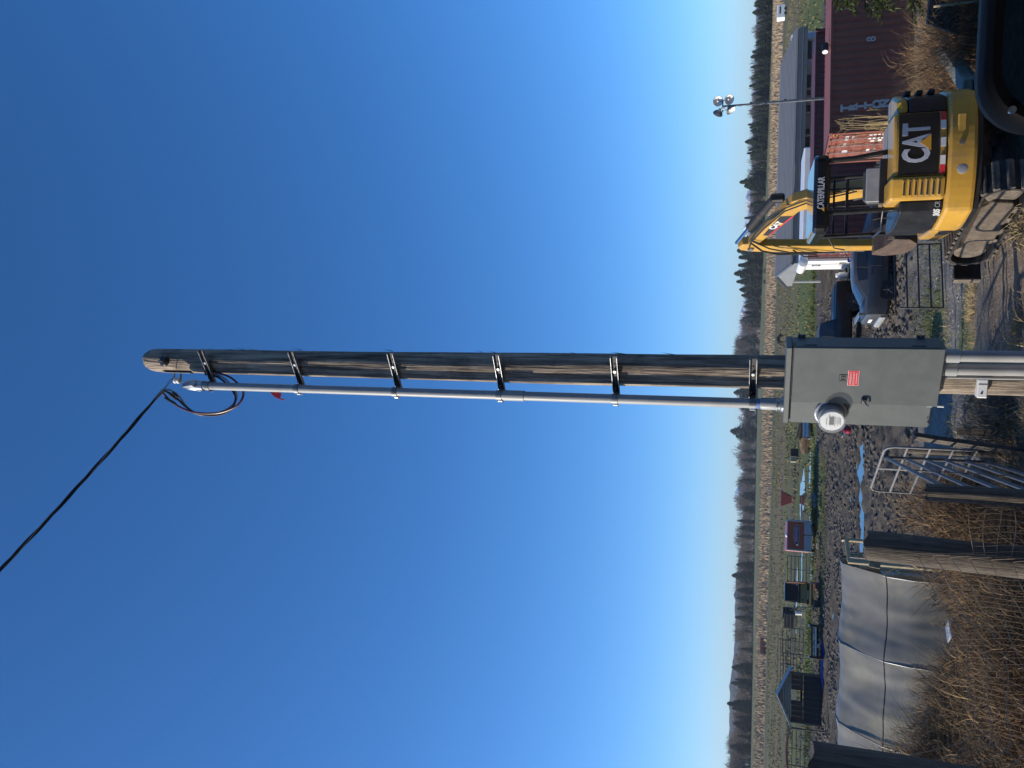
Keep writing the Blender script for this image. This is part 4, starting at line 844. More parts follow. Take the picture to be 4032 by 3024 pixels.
# stacked stencil letters on the long side
xt = at(3400, 418, 28.0).x - X1
for k, ch in enumerate('TRITON'):
    p = at(3331+31.5*k, 418-4*k, 28.0)
    text('lettering', ch, .36, K['stencil_grey'], c1, frame((p.x-X1, .024, p.z-zc1), (1,0,0), ZU), .022, .0015, sx=1.05)
for k, ch in enumerate('8'):
    p = at(3441+30*k, 124, 28.0); text('lettering', ch, .40, K['stencil_grey'], c1, frame((p.x-X1, .024, p.z-zc1), (1,0,0), ZU), .006, .0015, sx=1.0)
X2 = at(3192,955,36).x; X2b = at(3222,48,36).x
c2 = container('maroon shipping container behind the oxide red one, doors facing left', X2, 36.0, X2b-X2, YARD-.05, 2.59, K['maroon'], [prA[1]+[(.5,.5,.2,.1),(.5,.7,.25,.08)], prA[0][:9]])
text('lettering', 'CSQU 27', .13, K['white_print'], c2, fm(.5,2.0), .004, .002, sx=.8); MB().box((.015,.5,.3),(.004,.25,.13)).build('data_plate', K['white_print'], c2)
p = at(3258, 188, 29.2)
b = thing('work_light', 'small black canister with a pale end lying on the container roof', 'canister', (p.x, p.y, YARD+2.592), R_(20))
MB().lathe([(.09,-.17),(.11,-.16),(.11,.15),(.10,.17)], (0,0,.11), (1,0,0), 18).build('body', K['black_rubber'], b, True); MB().lathe([(.095,0),(.095,.012)], (-.175,0,.11), (-1,0,0), 18).build('end_cap', K['white_print'], b)

# ------------------------------------------------------------------ light tower between the containers
LX_, LY_ = at(3270,385,32.3).x, 32.3
lt_ = thing('light_tower', 'portable light tower mast with four dish floodlights behind the container', 'light tower', (LX_, LY_, YARD))
hz = at(2845,446,LY_).z - YARD
for z0, z1, r in ((0,2.3,.075),(2.0,3.9,.06),(3.6,5.2,.05),(4.9,hz,.04)): MB().box((0,0,(z0+z1)/2),(r*1.5,r*1.5,z1-z0)).build('mast_section', K['galv_dull'], lt_, bevel=.006)
MB().rbox((.3,0,.7),(2.0,1.1,.8),.05).build('generator_body', K['white_print'], lt_)
for z in (3.9,5.2): MB().rbox((.06,0,z),(.06,.06,.08),.01).build('pulley', K['black_paint'], lt_)
MB().tube([(-.05+.02*math.sin(k*1.3), -.06+.025*math.cos(k*1.3), hz-.1-k*.065) for k in range(26)], .007, 5).build('coiled_cable', K['black_rubber'], lt_, True)
MB().rbox((0,0,hz),(.48,.06,.05),.01).build('crossbar', K['galv_dull'], lt_); MB().rbox((-.10,-.06,hz-.02),(.10,.07,.14),.01).build('junction_box', K['white_print'], lt_)
for (dx, dz, ax) in ((.22,.20,(-.35,-.85,-.25)),(.26,-.22,(-.45,-.75,-.45)),(-.24,.16,(-.5,.6,.35)),(-.16,-.30,(-.85,-.15,-.55))):
    a = Vector(ax).normalized(); c = Vector((dx,-.02,hz+dz))
    la = MB().lathe([(.045,-.17),(.06,-.10),(.10,-.06),(.17,.0),(.205,.07),(.20,.075),(.16,.01),(.09,-.045),(.0,-.06)], c, a, 22, False).build('floodlight', K['galv_dull'], lt_, True)
    MB().lathe([(.0,-.05),(.09,-.03),(.155,.015),(.19,.06)], c, a, 22, False).build('reflector', mat('white enamel', (.82,.82,.78), (.76,.76,.72), 8, .25), la, True)
    MB().tube([(dx*.9,0,hz),(dx*1.0,-.0,hz+dz*.5),c-a*.12], .014, 6).build('yoke', K['black_paint'], la, True)
    MB().lathe([(.02,-.05),(.045,-.02),(.04,.03),(.01,.05)], c+a*.0, a, 10).build('bulb', K['white_print'], la, True)

# ------------------------------------------------------------------ pole barn with parked vehicles under it
K['roofing'] = mat('grey steel roofing', (.28,.275,.265), (.23,.225,.215), .8, .6, .0, dirt=(.17,.18,.18), dirt_amt=.4, dscale=.8)
K['trim'] = mat('slate trim', (.095,.11,.125), (.08,.095,.11), 1, .45)
K['siding'] = mat('grey siding', (.20,.21,.21), (.17,.18,.18), 1, .6)
YE, YR, YB = 54., 59.5, 65.
zr = at(3079,255,YR).z; ze = at(3139,255,YE).z; bx0 = at(3052,1088,YR).x; bx1 = at(3079,255,YR).x
barn = thing('pole_barn', 'long open pole barn with a blue grey ribbed metal roof', 'barn', (0,0,YARD)); zr -= YARD; ze -= YARD
for nm, ya, za, yb, zb in (('roof_slope',YR,zr,YE-.4,ze),('roof_slope',YR,zr,YB+.4,ze)):
    rows = []; nr = 12                       # sheets ribbed along the ridge direction
    for k in range(nr):
        for d, h in ((0,0),(.66,0),(.67,.14),(.98,.14)):
            u = (k+d)/nr; rows.append((ya+(yb-ya)*u, za+(zb-za)*u+h))
    rows.append((yb, zb)); vs = [(x, y, z) for y, z in rows for x in (bx0, bx1)]
    MB().add(vs, [(2*k,2*k+1,2*k+3,2*k+2) for k in range(len(rows)-1)]).build(nm, K['roofing'], barn)
MB().prism([(-.35,-.10),(0,.04),(.35,-.10),(.35,-.06),(0,.09),(-.35,-.06)], (bx0,YR,zr+.05), (0,1,0), ZU, (1,0,0), 0, bx1-bx0).build('ridge_cap', K['roofing'], barn)
fh = ze - (at(3178,160,YE).z - YARD)
MB().box(((bx0+bx1)/2,YE-.36,ze-fh/2-.03),(bx1-bx0,.05,fh)).build('fascia', K['trim'], barn); MB().box(((bx0+bx1)/2,YE-.395,ze-fh*.55),(bx1-bx0,.02,.04)).build('fascia_seam', K['siding'], barn)
for x in (bx0+.06, bx1-.06): MB().prism([(YE-.38,ze-.06),(YE-.38,ze-.5),(YB+.38,ze-.5),(YB+.38,ze-.06),(YR,zr-.06)], (x,0,0), (0,1,0), ZU, (1,0,0), -.03, .03).build('gable', K['siding'], barn)
for x in (bx0-.03,): 
    for ya, yb in ((YE-.45,YR),(YB+.45,YR)): MB().tube([(x,ya,ze-.04),(x,yb,zr+.02)], .09, 4).build('rake_trim', K['trim'], barn)
for py in (160,268,352,446,535,640,760,900,985): MB().box((at(3160,py,YE).x, YE, (ze-.3)/2),(.11,.11,ze-.3)).build('post', K['lumber'], barn)
for x in (bx0+.3, (bx0+bx1)/2, bx1-.3): MB().box((x,YB,(ze-.3)/2),(.12,.12,ze-.3)).build('post', K['white_print'] if x < bx0+1 else K['lumber'], barn)
def van(label, x, y, L, h, c):
    t = thing('parked_motorhome', label, 'motorhome', (x, y, YARD)); bm_ = mat('camper white', c, tuple(q*.9 for q in c), 2, .4)
    MB().rbox((0,0,h/2+.35),(L,2.2,h-.3),.12).build('body', bm_, t)
    for sx in (-1,1): MB().rbox((sx*L*.25,-1.11,h*.68),(L*.28,.03,.6),.05).build('window', K['glass'], t)
    MB().rbox((0,-1.105,h*.42),(L*.96,.03,.10),.01).build('stripe', K['siding'], t); MB().rbox((L*.02,-1.108,h*.5),(.65,.03,1.7),.03).build('door', bm_, t)
    for sx in (-1,1):
        for sy in (-.95,.95): MB().lathe([(.10,-.1),(.33,-.1),(.35,-.05),(.35,.05),(.33,.1),(.10,.1)], (sx*L*.3,sy,.35), (0,1,0), 18).build('wheel', K['black_rubber'], t, True)
    return t
van('white camper under the right end of the pole barn', at(3160,290,58).x, 58, 5.0, 2.75, (.62,.60,.64))
van('white camper under the middle of the pole barn behind the mast', at(3160,500,58.5).x, 58.5, 4.6, 2.7, (.62,.60,.64))
van('grey white camper under the left end of the pole barn', at(3160,880,58).x, 58, 4.4, 2.75, (.42,.42,.46))

# ------------------------------------------------------------------ white cargo trailer with propane tank
K['white_body'] = mat('white trailer skin', (.80,.80,.77), (.74,.74,.71), 1.5, .35, dirt=(.55,.53,.48), dirt_amt=.25, dscale=1)
wx, wy = at(3200,1058,41).x, 39.6
wt = thing('enclosed_trailer', 'tall white enclosed trailer nose standing beside the maroon container', 'trailer', (wx, wy, YARD))
th = at(3150,1040,40.5).z - YARD
MB().rbox((2.9,1.25,(th+.5)/2),(5.6,2.4,th-.5),.06).build('body', K['white_body'], wt)
MB().lathe([(.02,-1.22),(.20,-1.20),(.21,-1.1),(.21,1.1),(.20,1.20),(.02,1.22)], (.10,1.25,th-.10), (0,1,0), 20).build('nose_cap', K['white_body'], wt, True)
MB().box((.085,.62,1.5),(.012,.03,2.1)).build('corner_seam', K['grey_print'], wt); em_ = MB().rbox((.09,1.0,th-.75),(.02,.34,.40),.06).build('shield_badge', K['dark_print'], wt); MB().rbox((.082,1.0,th-.75),(.02,.22,.26),.05).build('badge_bar', K['grey_print'], em_)
MB().rbox((.08,.35,th-1.9),(.06,.25,.30),.01).build('vent_box', K['galv_dull'], wt)
for y in (.4,2.1): MB().tube([(.1,y,.55),(-1.25,1.25,.5)], .05, 6).build('tongue_bar', K['black_paint'], wt)
MB().tube([(-.9,1.25,.1),(-.9,1.25,1.0)], .04, 8).build('jack', K['galv_dull'], wt)
for x in (2.6,3.5): MB().lathe([(.12,-.1),(.34,-.1),(.36,0),(.34,.1),(.12,.1)], (x,.12,.36), (0,1,0), 18).build('wheel', K['black_rubber'], wt, True)
pt = thing('propane_tank', 'white propane cylinder on the tongue of the white trailer', 'tank', (wx-.42, wy+.95, YARD+.56))
MB().lathe([(.12,0),(.14,.03),(.155,.08),(.155,.36),(.14,.43),(.09,.47),(.03,.48)], (0,0,0), ZU, 20).build('cylinder', K['white_body'], pt, True); MB().lathe([(.09,.44),(.095,.46),(.095,.56),(.09,.57)], (0,0,0), ZU, 16, False).build('collar', K['white_body'], pt, True); MB().cyl((0,0,.48),(0,0,.54),.025,n=8).build('valve', K['galv'], pt)
p = at(3352, 1015, 38.3)
bs_ = thing('blue_sign', 'small blue and white sign board below the maroon container doors', 'sign', (p.x, p.y, p.z-.22))
MB().rbox((0,0,.2),(.42,.02,.36),.008).build('board', mat('sign blue', (.03,.07,.36), (.025,.06,.30), 4, .4), bs_); text('lettering', 'R.', .26, K['white_print'], bs_, frame((0,-.0125,.2), (1,0,0), ZU), .006, .001); MB().box((0,.03,-.5),(.04,.04,1.1)).build('stake', K['lumber'], bs_)

# ------------------------------------------------------------------ cars
K['grey_dark'] = mat('dark alloy', (.09,.09,.095), (.06,.06,.065), 9, .4, .5)
def carpaint(name, c, r=.25): return mat(name, c, tuple(q*.9 for q in c), 2, r, .0, coat=.12, rvar=.05, dirt=tuple(q*.7+.05 for q in c), dirt_amt=.25, dscale=2)
def car(name, label, cat, loc, rz, st, paint, wheels, wr, hwid):
    t = thing(name, label, cat, loc, rz)
    # st: station x, z bottom, z belt, half width, z top, half width top
    vs = []; m_ = 9
    def ring(s):
        x, zb, zl, hw, zt, ht = s
        return [(x,0,zb),(x,hw*.82,zb),(x,hw*.97,zb+.10),(x,hw,zb+(zl-zb)*.5),(x,hw*.985,zl-.05),(x,hw*.955,zl),(x,ht+.02,max(zl,zt-.07)),(x,ht*.86,zt),(x,0,zt+.012)]
    R = [ring(s) for s in st]; n = len(R)
    for r in R: vs += r + [(a,-b,c) for a, b, c in r]
    fs = []
    for i in range(n-1):
        for sgn in (0,1):
            for j in range(m_-1):
                a = i*2*m_+sgn*m_+j; b = a+1; c = b+2*m_; d = a+2*m_; fs.append((a,b,c,d))
    for i in (0, n-1):
        for sgn in (0,1): fs.append(tuple(i*2*m_+sgn*m_+j for j in range(m_)))
    bd_ = MB().add(vs, fs).build('body', paint, t, True, 32)
    for (x, sy) in [(x, s) for x in wheels for s in (-1,1)]:
        y = sy*(hwid-.10)
        MB().cyl((x,sy*(hwid-.26),wr),(x,sy*(hwid-.002),wr),wr*1.14,n=26).build('wheel_arch', K['dark_print'], t)
        w = MB().lathe([(wr*.62,-.10),(wr*.95,-.10),(wr,-.06),(wr,.06),(wr*.95,.10),(wr*.62,.10)], (x,y,wr), (0,sy,0), 26).build('tyre', K['black_rubber'], t, True)
        MB().lathe([(wr*.64,.02),(wr*.60,.085),(wr*.55,.06),(.06,.05),(.0,.06)], (x,y,wr), (0,sy,0), 26, False).build('rim', K['dark_print'], w, True)
        for k in range(5):
            a = 6.283*k/5+.3; e = Vector((math.cos(a),0,math.sin(a))); MB().tube([Vector((x,y+sy*.085,wr))+e*.03, Vector((x,y+sy*.088,wr))+e*wr*.58], [.03,.022], 6, True).build('spoke', K['grey_dark'], w)
        MB().cyl((x,y+sy*.08,wr),(x,y+sy*.105,wr),.03,n=10).build('hub_cap', K['galv'], w)
    return t, R
def side_glass(t, R, i0, i1, sy, name='side_window'):
    vs = []
    for i in range(i0, i1+1):
        a = Vector(R[i][5]); b = Vector(R[i][6]); lo = a.lerp(b,.08); hi = a.lerp(b,.93)
        for q in (lo, hi): vs.append((q.x, sy*(q.y+.008), q.z))
    k = i1-i0
    return MB().add(vs, [(2*j,2*j+2,2*j+3,2*j+1) for j in range(k)]).build(name, K['glass'], t, True)
def top_glass(t, R, i, name, e=.06):
    a0, a1, b0, b1 = (Vector(R[i][7]), Vector(R[i][8]), Vector(R[i+1][7]), Vector(R[i+1][8]))
    def P(u, v): # u along car, v across -1..1
        w = abs(v); p = a1.lerp(b1,u).lerp(a0.lerp(b0,u), w*.96); return (p.x, p.y*(1 if v > 0 else -1), p.z)
    vs = [P(e+(1-2*e)*u, v) for u in (0,1) for v in (-1,-.5,0,.5,1)]
    nrm = (b1-a1).cross(Vector((0,1,0))).normalized(); nrm = nrm if nrm.z > 0 else -nrm
    return MB().add([tuple(Vector(q)+nrm*.012) for q in vs], [(j,j+1,j+6,j+5) for j in range(4)]).build(name, K['glass'], t)
# silver sedan, tail to the left (local +x = its nose, pointing right)
sp = onz(3537, 1165, YARD)
st = [(0,.42,.86,.68,.90,.60),(.06,.30,.98,.80,1.03,.70),(.30,.24,1.0,.84,1.06,.72),(.72,.24,.99,.86,1.09,.70),(1.35,.24,.97,.87,1.37,.58),(1.75,.24,.96,.87,1.425,.56),(2.3,.24,.94,.87,1.435,.56),(2.75,.24,.92,.87,1.40,.57),(3.45,.24,.92,.86,1.03,.72),(4.0,.24,.88,.85,.93,.70),(4.4,.28,.76,.80,.82,.64),(4.52,.40,.64,.66,.68,.52)]
sed, SR = car('sedan_car', 'silver grey sedan with a rear wing parked tail to the left', 'car', (sp.x-.95+.12, sp.y+.74, YARD), R_(8), st, carpaint('slate silver paint', (.055,.059,.065), .35), (.95,3.62), .325, .86)
for sy in (-1,1):
    side_glass(sed, SR, 4, 7, sy); MB().tube([(1.78,sy*.885,.94),(1.84,sy*.74,1.36)], .022, 6).build('window_pillar', K['black_paint'], sed)
    MB().lathe([(.02,-.05),(.09,-.03),(.11,.0),(.05,.04)], (.10,sy*.70,.86), (-.7,sy*.7,.1), 14).build('tail_light', K['lens_red'], sed, True)
    for x in (1.6,2.6): MB().rbox((x,sy*.868,.86),(.16,.03,.03),.01).build('door_handle', K['black_paint'], sed)
    MB().tube([(1.84,sy*.872,.30),(1.84,sy*.874,.9)], .006, 4).build('door_seam', K['dark_print'], sed); MB().tube([(.9,sy*.873,.52),(3.3,sy*.874,.50)], .012, 5).build('side_moulding', K['black_paint'], sed)
top_glass(sed, SR, 3, 'rear_window'); top_glass(sed, SR, 7, 'windscreen')
MB().rbox((.10,0,1.24),(.20,1.3,.03),.012).build('rear_wing', K['galv'], sed)
for sy in (-.5,.5): MB().rbox((.14,sy,1.14),(.10,.03,.18),.008).build('wing_strut', K['chrome'], sed)
MB().rbox((-.02,0,.48),(.14,1.45,.22),.05).build('bumper', mat('bright bumper', (.42,.43,.42), (.36,.37,.36), 3, .3, .2), sed); MB().rbox((-.005,0,.80),(.02,.5,.12),.01).build('number_plate', K['white_print'], sed)
# dark pickup behind the panel, tail to the right
tp_ = onz(3395, 1112, YARD)
st2 = [(0,.55,.95,.70,1.00,.62),(.08,.45,1.06,.90,1.10,.80),(.6,.40,1.10,.93,1.14,.84),(1.15,.40,1.12,.94,1.17,.85),(1.75,.40,1.13,.95,1.72,.70),(2.05,.40,1.14,.95,1.82,.68),(3.0,.40,1.14,.95,1.84,.68),(3.35,.40,1.14,.95,1.80,.69),(3.5,.40,1.15,.95,1.20,.88),(5.3,.42,1.14,.94,1.18,.88),(5.40,.52,1.10,.90,1.13,.84)]
pk, PR = car('pickup_truck', 'dark green pickup parked behind the silver sedan, tail to the right', 'pickup', (tp_.x-5.35, tp_.y+.2, YARD), R_(8), st2, carpaint('dark green paint', (.009,.012,.013), .35), (1.05,4.35), .38, .94)
for sy in (-1,1):
    side_glass(pk, PR, 4, 7, sy); MB().rbox((5.36,sy*.84,.98),(.10,.14,.24),.03).build('tail_light', K['lens_red'], pk); MB().tube([(2.6,sy*.96,1.2),(2.66,sy*.80,1.76)], .03, 6).build('window_pillar', K['black_paint'], pk)
    MB().rbox((1.65,sy*1.06,1.22),(.10,.18,.22),.04).build('door_mirror', K['black_paint'], pk)
top_glass(pk, PR, 3, 'windscreen'); MB().rbox((5.42,0,.52),(.12,1.7,.16),.04).build('bumper', K['galv_dull'], pk)
MB().box((4.4,0,1.195),(1.7,1.4,.02)).build('bed_liner', K['dark_print'], pk)
# ------------------------------------------------------------------ gates, posts and wire near the road
K['gate_grey'] = mat('grey painted tube', (.07,.07,.072), (.045,.045,.046), 10, .55, 0, dirt=(.16,.11,.08), dirt_amt=.5, dscale=7)
K['gate_pale'] = mat('pale zinc tube', (.19,.19,.185), (.13,.13,.125), 10, .55, 0)
K['gate_black'] = mat('black painted tube', (.03,.03,.034), (.022,.022,.025), 10, .4, .2, dirt=(.10,.07,.05), dirt_amt=.3, dscale=7)
def gate(name, label, A, B, zt, zb, n, r, mt, mids=(.33,.66), rz=.12):
    A = Vector((A[0],A[1],0)); B = Vector((B[0],B[1],0)); d = (B-A); L = d.length; d.normalize()
    t = thing(name, label, 'gate', (A.x, A.y, 0), math.atan2(d.y, d.x))
    c = rz
    P = [(0,0,zb),(0,0,zt-c),(c*.3,0,zt-c*.3),(c,0,zt),(L-c,0,zt),(L-c*.3,0,zt-c*.3),(L,0,zt-c),(L,0,zb)]
    MB().tube(P, r, 10).build('outer_frame', mt, t, True)
    for k in range(1, n): 
        z = zt-(zt-zb)*k/(n-1); MB().cyl((0,0,z),(L,0,z),r*.9,n=8).build('rail', mt, t, True)
    for q in mids: MB().box((L*q,-r*1.1,(zt+zb)/2),(.045,.008,zt-zb)).build('brace', mt, t)
    return t
gz = zbase(-.9, 8)
A = at(3562,1925,7.65); B = at(3508,1802,11.3)
gate('tube_gate', 'near grey tubular farm gate standing open beside the round post', (A.x,7.65), (B.x,11.3), 1.50, .32, 6, .022, K['gate_grey'], (.45,))
A = at(3522,1760,11.6); B = at(3432,1932,12.9)
gate('tube_gate', 'smaller pale tubular gate standing behind the near farm gate', (A.x,11.6), (B.x,12.9), 1.46, .35, 5, .017, K['gate_pale'], (.5,))
A = onz(3728,1212,YARD); B = onz(3718,960,YARD)
gate('tube_gate', 'black tubular gate standing on the gravel in front of the silver sedan', (A.x,A.y), (B.x,B.y), YARD+1.22, YARD+.08, 5, .024, K['gate_black'], ())
def wpost(name, label, x, y, z0, z1, r, mt, lean=(0,0), square=False, rz=0):
    t = thing(name, label, 'post', (x, y, 0), rz)
    if square:
        mb = MB(); vs = []; n = 14
        for k in range(n+1):
            z = z0+(z1-z0)*k/n; u = k/n
            for sx, sy in ((-1,-1),(1,-1),(1,1),(-1,1)): vs.append((sx*r[0]/2+lean[0]*u+.008*n2(z,sx,3,sy+4), sy*r[1]/2+lean[1]*u+.008*n2(z,sy,3,sx+9), z + (.03*n2(sx,sy,3,2) if k == n else 0)))
        fs = [(k*4+j,k*4+(j+1)%4,(k+1)*4+(j+1)%4,(k+1)*4+j) for k in range(n) for j in range(4)] + [(3,2,1,0), (n*4,n*4+1,n*4+2,n*4+3)]
        mb.add(vs, fs); o = mb.build('timber', mt, t)
    else:
        vs = []; n, m_ = 26, 22
        for k in range(n+1):
            u = k/n; z = z0+(z1-z0)*u
            for j in range(m_):
                a = 6.283*j/m_; rr = r*(1.06-.1*u)*(1+.05*noise.noise(Vector((math.cos(a)*2,math.sin(a)*2,z*1.2)))+.05*noise.noise(Vector((math.cos(a)*7,math.sin(a)*7,z*.7))))
                vs.append((math.cos(a)*rr+lean[0]*u, math.sin(a)*rr+lean[1]*u, z+(.05*noise.noise(Vector((math.cos(a)*1.5,math.sin(a)*1.5,3))) if k == n else 0)))
        vs.append((lean[0],lean[1],z1-.01)); fs = [(k*m_+j,k*m_+(j+1)%m_,(k+1)*m_+(j+1)%m_,(k+1)*m_+j) for k in range(n) for j in range(m_)]+[(n*m_+j,n*m_+(j+1)%m_,len(vs)-1) for j in range(m_)]
        o = MB().add(vs, fs).build('timber', mt, t, True, 50)
    return t
p = at(3650,1942,7.5); wpost('gate_post', 'round dark gate post at the hinge of the near farm gate', p.x, 7.5, -.2, p.z, .078, K['post_wood'], (.01,0))
p = at(3408,2138,7.5); wpost('fence_post', 'thick weathered fence post wrapped in rusty wire mesh', p.x-.10, 7.5, -.2, p.z, .135, K['post_wood'], (.08,0))
p = at(3196,2992,6.0); wpost('corner_post', 'broad dark timber post cut by the left edge of the view', p.x-.08, 6.0, -.2, p.z, .17, K['post_wood'], (.04,0))
p = at(3600,1715,11.2); wpost('brace_board', 'dark leaning board with a sunlit edge beside the gates', p.x-.16, 11.2, -.1, p.z, (.055,.16), K['post_wood'], (.16,0), True, R_(20))
p = at(3775,1705,11.4); wpost('short_post', 'short dark square post behind the leaning board', p.x, 11.5, -.1, p.z, (.10,.10), K['post_wood'], (.02,0), True)
p = at(3570,1768,11.9); wpost('gate_post', 'slim dark post holding the smaller pale gate', p.x, 11.75, -.1, p.z+.02, .05, K['post_wood'])
p = at(3640,1790,12.3); wpost('stake', 'pale timber stake just behind the slim gate post', p.x, 12.6, -.1, p.z+.1, (.07,.05), K['lumber'], (0,0), True)
# woven wire netting between the posts
K['rusty_wire'] = mat('rusty wire', (.42,.32,.22), (.26,.19,.13), 30, .5, .3)
wf = thing('wire_fence', 'rusty woven wire netting strung between the left posts', 'wire fence', (0,0,0))
f0 = Vector((at(3650,1990,7.38).x, 7.38, 0)); f1 = Vector((at(3408,2138,7.33).x-.05, 7.33, 0)); f2 = Vector((at(3196,3060,5.86).x, 5.86, 0))
def fpt(s, z):
    L1 = (f1-f0).length; L2_ = (f2-f1).length; p = f0.lerp(f1, s/L1) if s < L1 else f1.lerp(f2, (s-L1)/L2_)
    return Vector((p.x + .02*n2(s, z, 2.1, 1), p.y + .03*n2(s, z, 1.4, 5), z + .015*n2(s, z, 1.7, 3)))
Lt = (f1-f0).length + (f2-f1).length; Lb = (f1-f0).length
def ftop(s): return (1.42 if s < Lb else 1.86) + (.62*sstep(Lt-.5, Lt, s)) - .26*math.sin(min(1,max(0,(s-Lb)/(Lt-Lb)))*math.pi)
s = 0.0; mbv = MB()
while s < Lt:
    zt = ftop(s); mbv.tube([fpt(s + .02*math.sin(z*9+s*5) + .05*n2(s, z, 1.2, 7), z) for z in np.linspace(.35, zt, 14)], .0021, 3, False); s += .05
mbv.build('stay_wires', K['rusty_wire'], wf)
mbv = MB()
for k in range(11):
    u = k/10
    mbv.tube([fpt(q, .4 + (ftop(q)-.4)*u - .02*math.sin(q*9+k)) for q in np.linspace(0, Lt, 60)], .0026, 4, False)
mbv.build('line_wires', K['rusty_wire'], wf)
mbv = MB()
for k in range(7):
    a = random.uniform(.1, Lt*.9); mbv.tube([fpt(a+q*.55, ftop(a)*(.97-.3*q*random.uniform(.5,1.4)) ) + Vector((0,-.03,0)) for q in np.linspace(0,1,9)], .002, 4, False)
mbv.build('loose_wires', K['rusty_wire'], wf)
# tarps, board scraps and rocks in the weeds
def lump(name, label, cat, loc, sz, mt, seed, smooth=True, crump=.35, rz=0):
    vs = []; nu, nv = 20, 12
    for j in range(nv+1):
        for i in range(nu):
            a = 6.283*i/nu; b = math.pi*.5*j/nv; d = Vector((math.cos(a)*math.cos(b), math.sin(a)*math.cos(b), math.sin(b)))
            r = 1 + crump*noise.noise(d*1.7+Vector((seed,0,0))) + crump*.5*abs(noise.noise(d*4.1+Vector((0,seed,0)))); vs.append((d.x*r*sz[0], d.y*r*sz[1], d.z*r*sz[2]-.02))
    o = MB().add(vs, [(j*nu+i, j*nu+(i+1)%nu, (j+1)*nu+(i+1)%nu, (j+1)*nu+i) for j in range(nv) for i in range(nu)]).build(name, mt, None, smooth, 30); o.location = loc; o.rotation_euler[2] = rz
    return tag(o, label, cat)
K['tarp'] = mat('grey blue tarp', (.30,.34,.42), (.16,.18,.23), 6, .45, dirt=(.12,.10,.08), dirt_amt=.4, dscale=5, bump=.4)
p = onz(3612,2062,-1.0); lump('tarp_bundle', 'pale blue grey tarp bundle in the weeds left of the gates', 'tarp', (p.x,p.y,zbase(p.x,p.y)), (.34,.28,.46), K['tarp'], 3, True, .5)
p = onz(3618,2005,-1.0); lump('tarp_bundle', 'dull violet grey plastic bundle between the tarp and the pale rock', 'tarp', (p.x,p.y,zbase(p.x,p.y)), (.3,.3,.42), mat('dull plastic', (.22,.20,.23), (.12,.11,.12), 6, .5, bump=.4), 8, True, .5)
p = onz(3610,1958,-1.0); lump('boulder', 'pale lumpy rock at the top of the weeds by the gates', 'rock', (p.x,p.y,zbase(p.x,p.y)), (.26,.24,.55), mat('pale rock', (.36,.33,.27), (.18,.16,.12), 5, .9, bump=.7), 5, True, .4)
p = onz(3905,1795,0); lump('boulder', 'broken pale concrete lump at the foot of the near gate', 'rock', (p.x,p.y+.3,0), (.22,.3,.24), mat('pale concrete', (.42,.41,.36), (.28,.27,.24), 5, .9, bump=.6), 12, True, .45)
p = onz(3885,1660,0); 0 and lump('boulder', 'grey mossy mound of wire and weeds below the panel', 'mound', (p.x,p.y+.5,0), (.34,.4,.42), mat('grey weeds', (.17,.17,.14), (.08,.08,.06), 14, .95, bump=.8), 15, True, .5)
ch = at(3690,2480,13.2)
chair = thing('plastic_chair', 'white scoop of a dark wicker chair half sunk in the weeds', 'chair', (ch.x, 13.2, ch.z-.42), R_(-50)); chair.scale = (.62,.62,.62)
MB().rbox((0,0,.42),(.44,.42,.05),.02).build('seat', K['white_print'], chair); MB().grid(lambda u, v: (-.24+.5*u, .22+.05*math.sin(u*3.14), 0.42+.34*v+.04*math.sin(u*3.14)), 8, 6).build('backrest', K['black_rubber'], chair, True)
for sx in (-.18,.18):
    for sy in (-.17,.17): MB().cyl((sx,sy,0),(sx*.95,sy*.95,.41),.018,n=8).build('leg', K['black_rubber'], chair)

# ------------------------------------------------------------------ plastic covered hoop house
GX = at(3340,2262,21.2).x; GT = at(3330,2600,21.2).z; GZ = YARD; GH = GT-GZ; GL = 12.0; GW = 3.6
gh = thing('greenhouse', 'long low greenhouse covered in dusty translucent plastic sheeting', 'greenhouse', (GX, 21.2, GZ))
K['poly'] = mat('dusty plastic sheet', (.285,.275,.24), (.21,.20,.17), .9, .5, 0, dirt=(.40,.37,.22), dirt_amt=.55, dscale=.7, bump=.05, bscale=6, spec=.5)
P_ = K['poly'].node_tree.nodes['Principled BSDF']; P_.inputs['Transmission Weight'].default_value = .12; P_.inputs['Alpha'].default_value = .93
prof = [(-GW/2,0),(-GW/2+.02,.9),(-GW/2+.22,1.45),(-.95,2.0),(-.4,GH*.985),(0,GH),(.4,GH*.985),(.95,2.0),(GW/2-.22,1.45),(GW/2-.02,.9),(GW/2,0)]
def hoopY(v):
    s = v*(len(prof)-1); i = min(int(s), len(prof)-2); t = s-i; a, b = prof[i], prof[i+1]; return a[0]*(1-t)+b[0]*t, a[1]*(1-t)+b[1]*t
BAY = 2.15
def cover(u, v):
    x = -u*GL; y, z = hoopY(v); ph = (x/BAY) % 1; sag = math.sin(ph*math.pi)*.05*(1 if z > .5 else .3)
    fold = .022*math.sin(x*3.1+ y*1.6 + 3*n2(x, y, .5, 3))*(z < 2.1) + .022*n2(x, z*.35, 1.9, 6) + .016*n2(x, z*.3, 4.2, 8)
    k = 1 - (sag + fold*.9)/1.8
    return (x, y*k + 1.8, max(0, z*k))
cov = MB().grid(cover, 190, 40).build('plastic_cover', K['poly'], gh, True, 60)
for k in range(int(GL/BAY)+1):
    x = -k*BAY-.02; MB().tube([(x, hoopY(v)[0]*1.0+1.8, hoopY(v)[1]*1.004) for v in np.linspace(0,1,21)], .016, 6).build('hoop', K['galv_dull'], gh, True)
for z, y in ((1.47,-GW/2+.21),): MB().tube([Vector(cover(u, .205))+Vector((0,-.006,.004)) for u in np.linspace(0,1,90)], .014, 6).build('purlin_rope', K['dark_print'], gh)
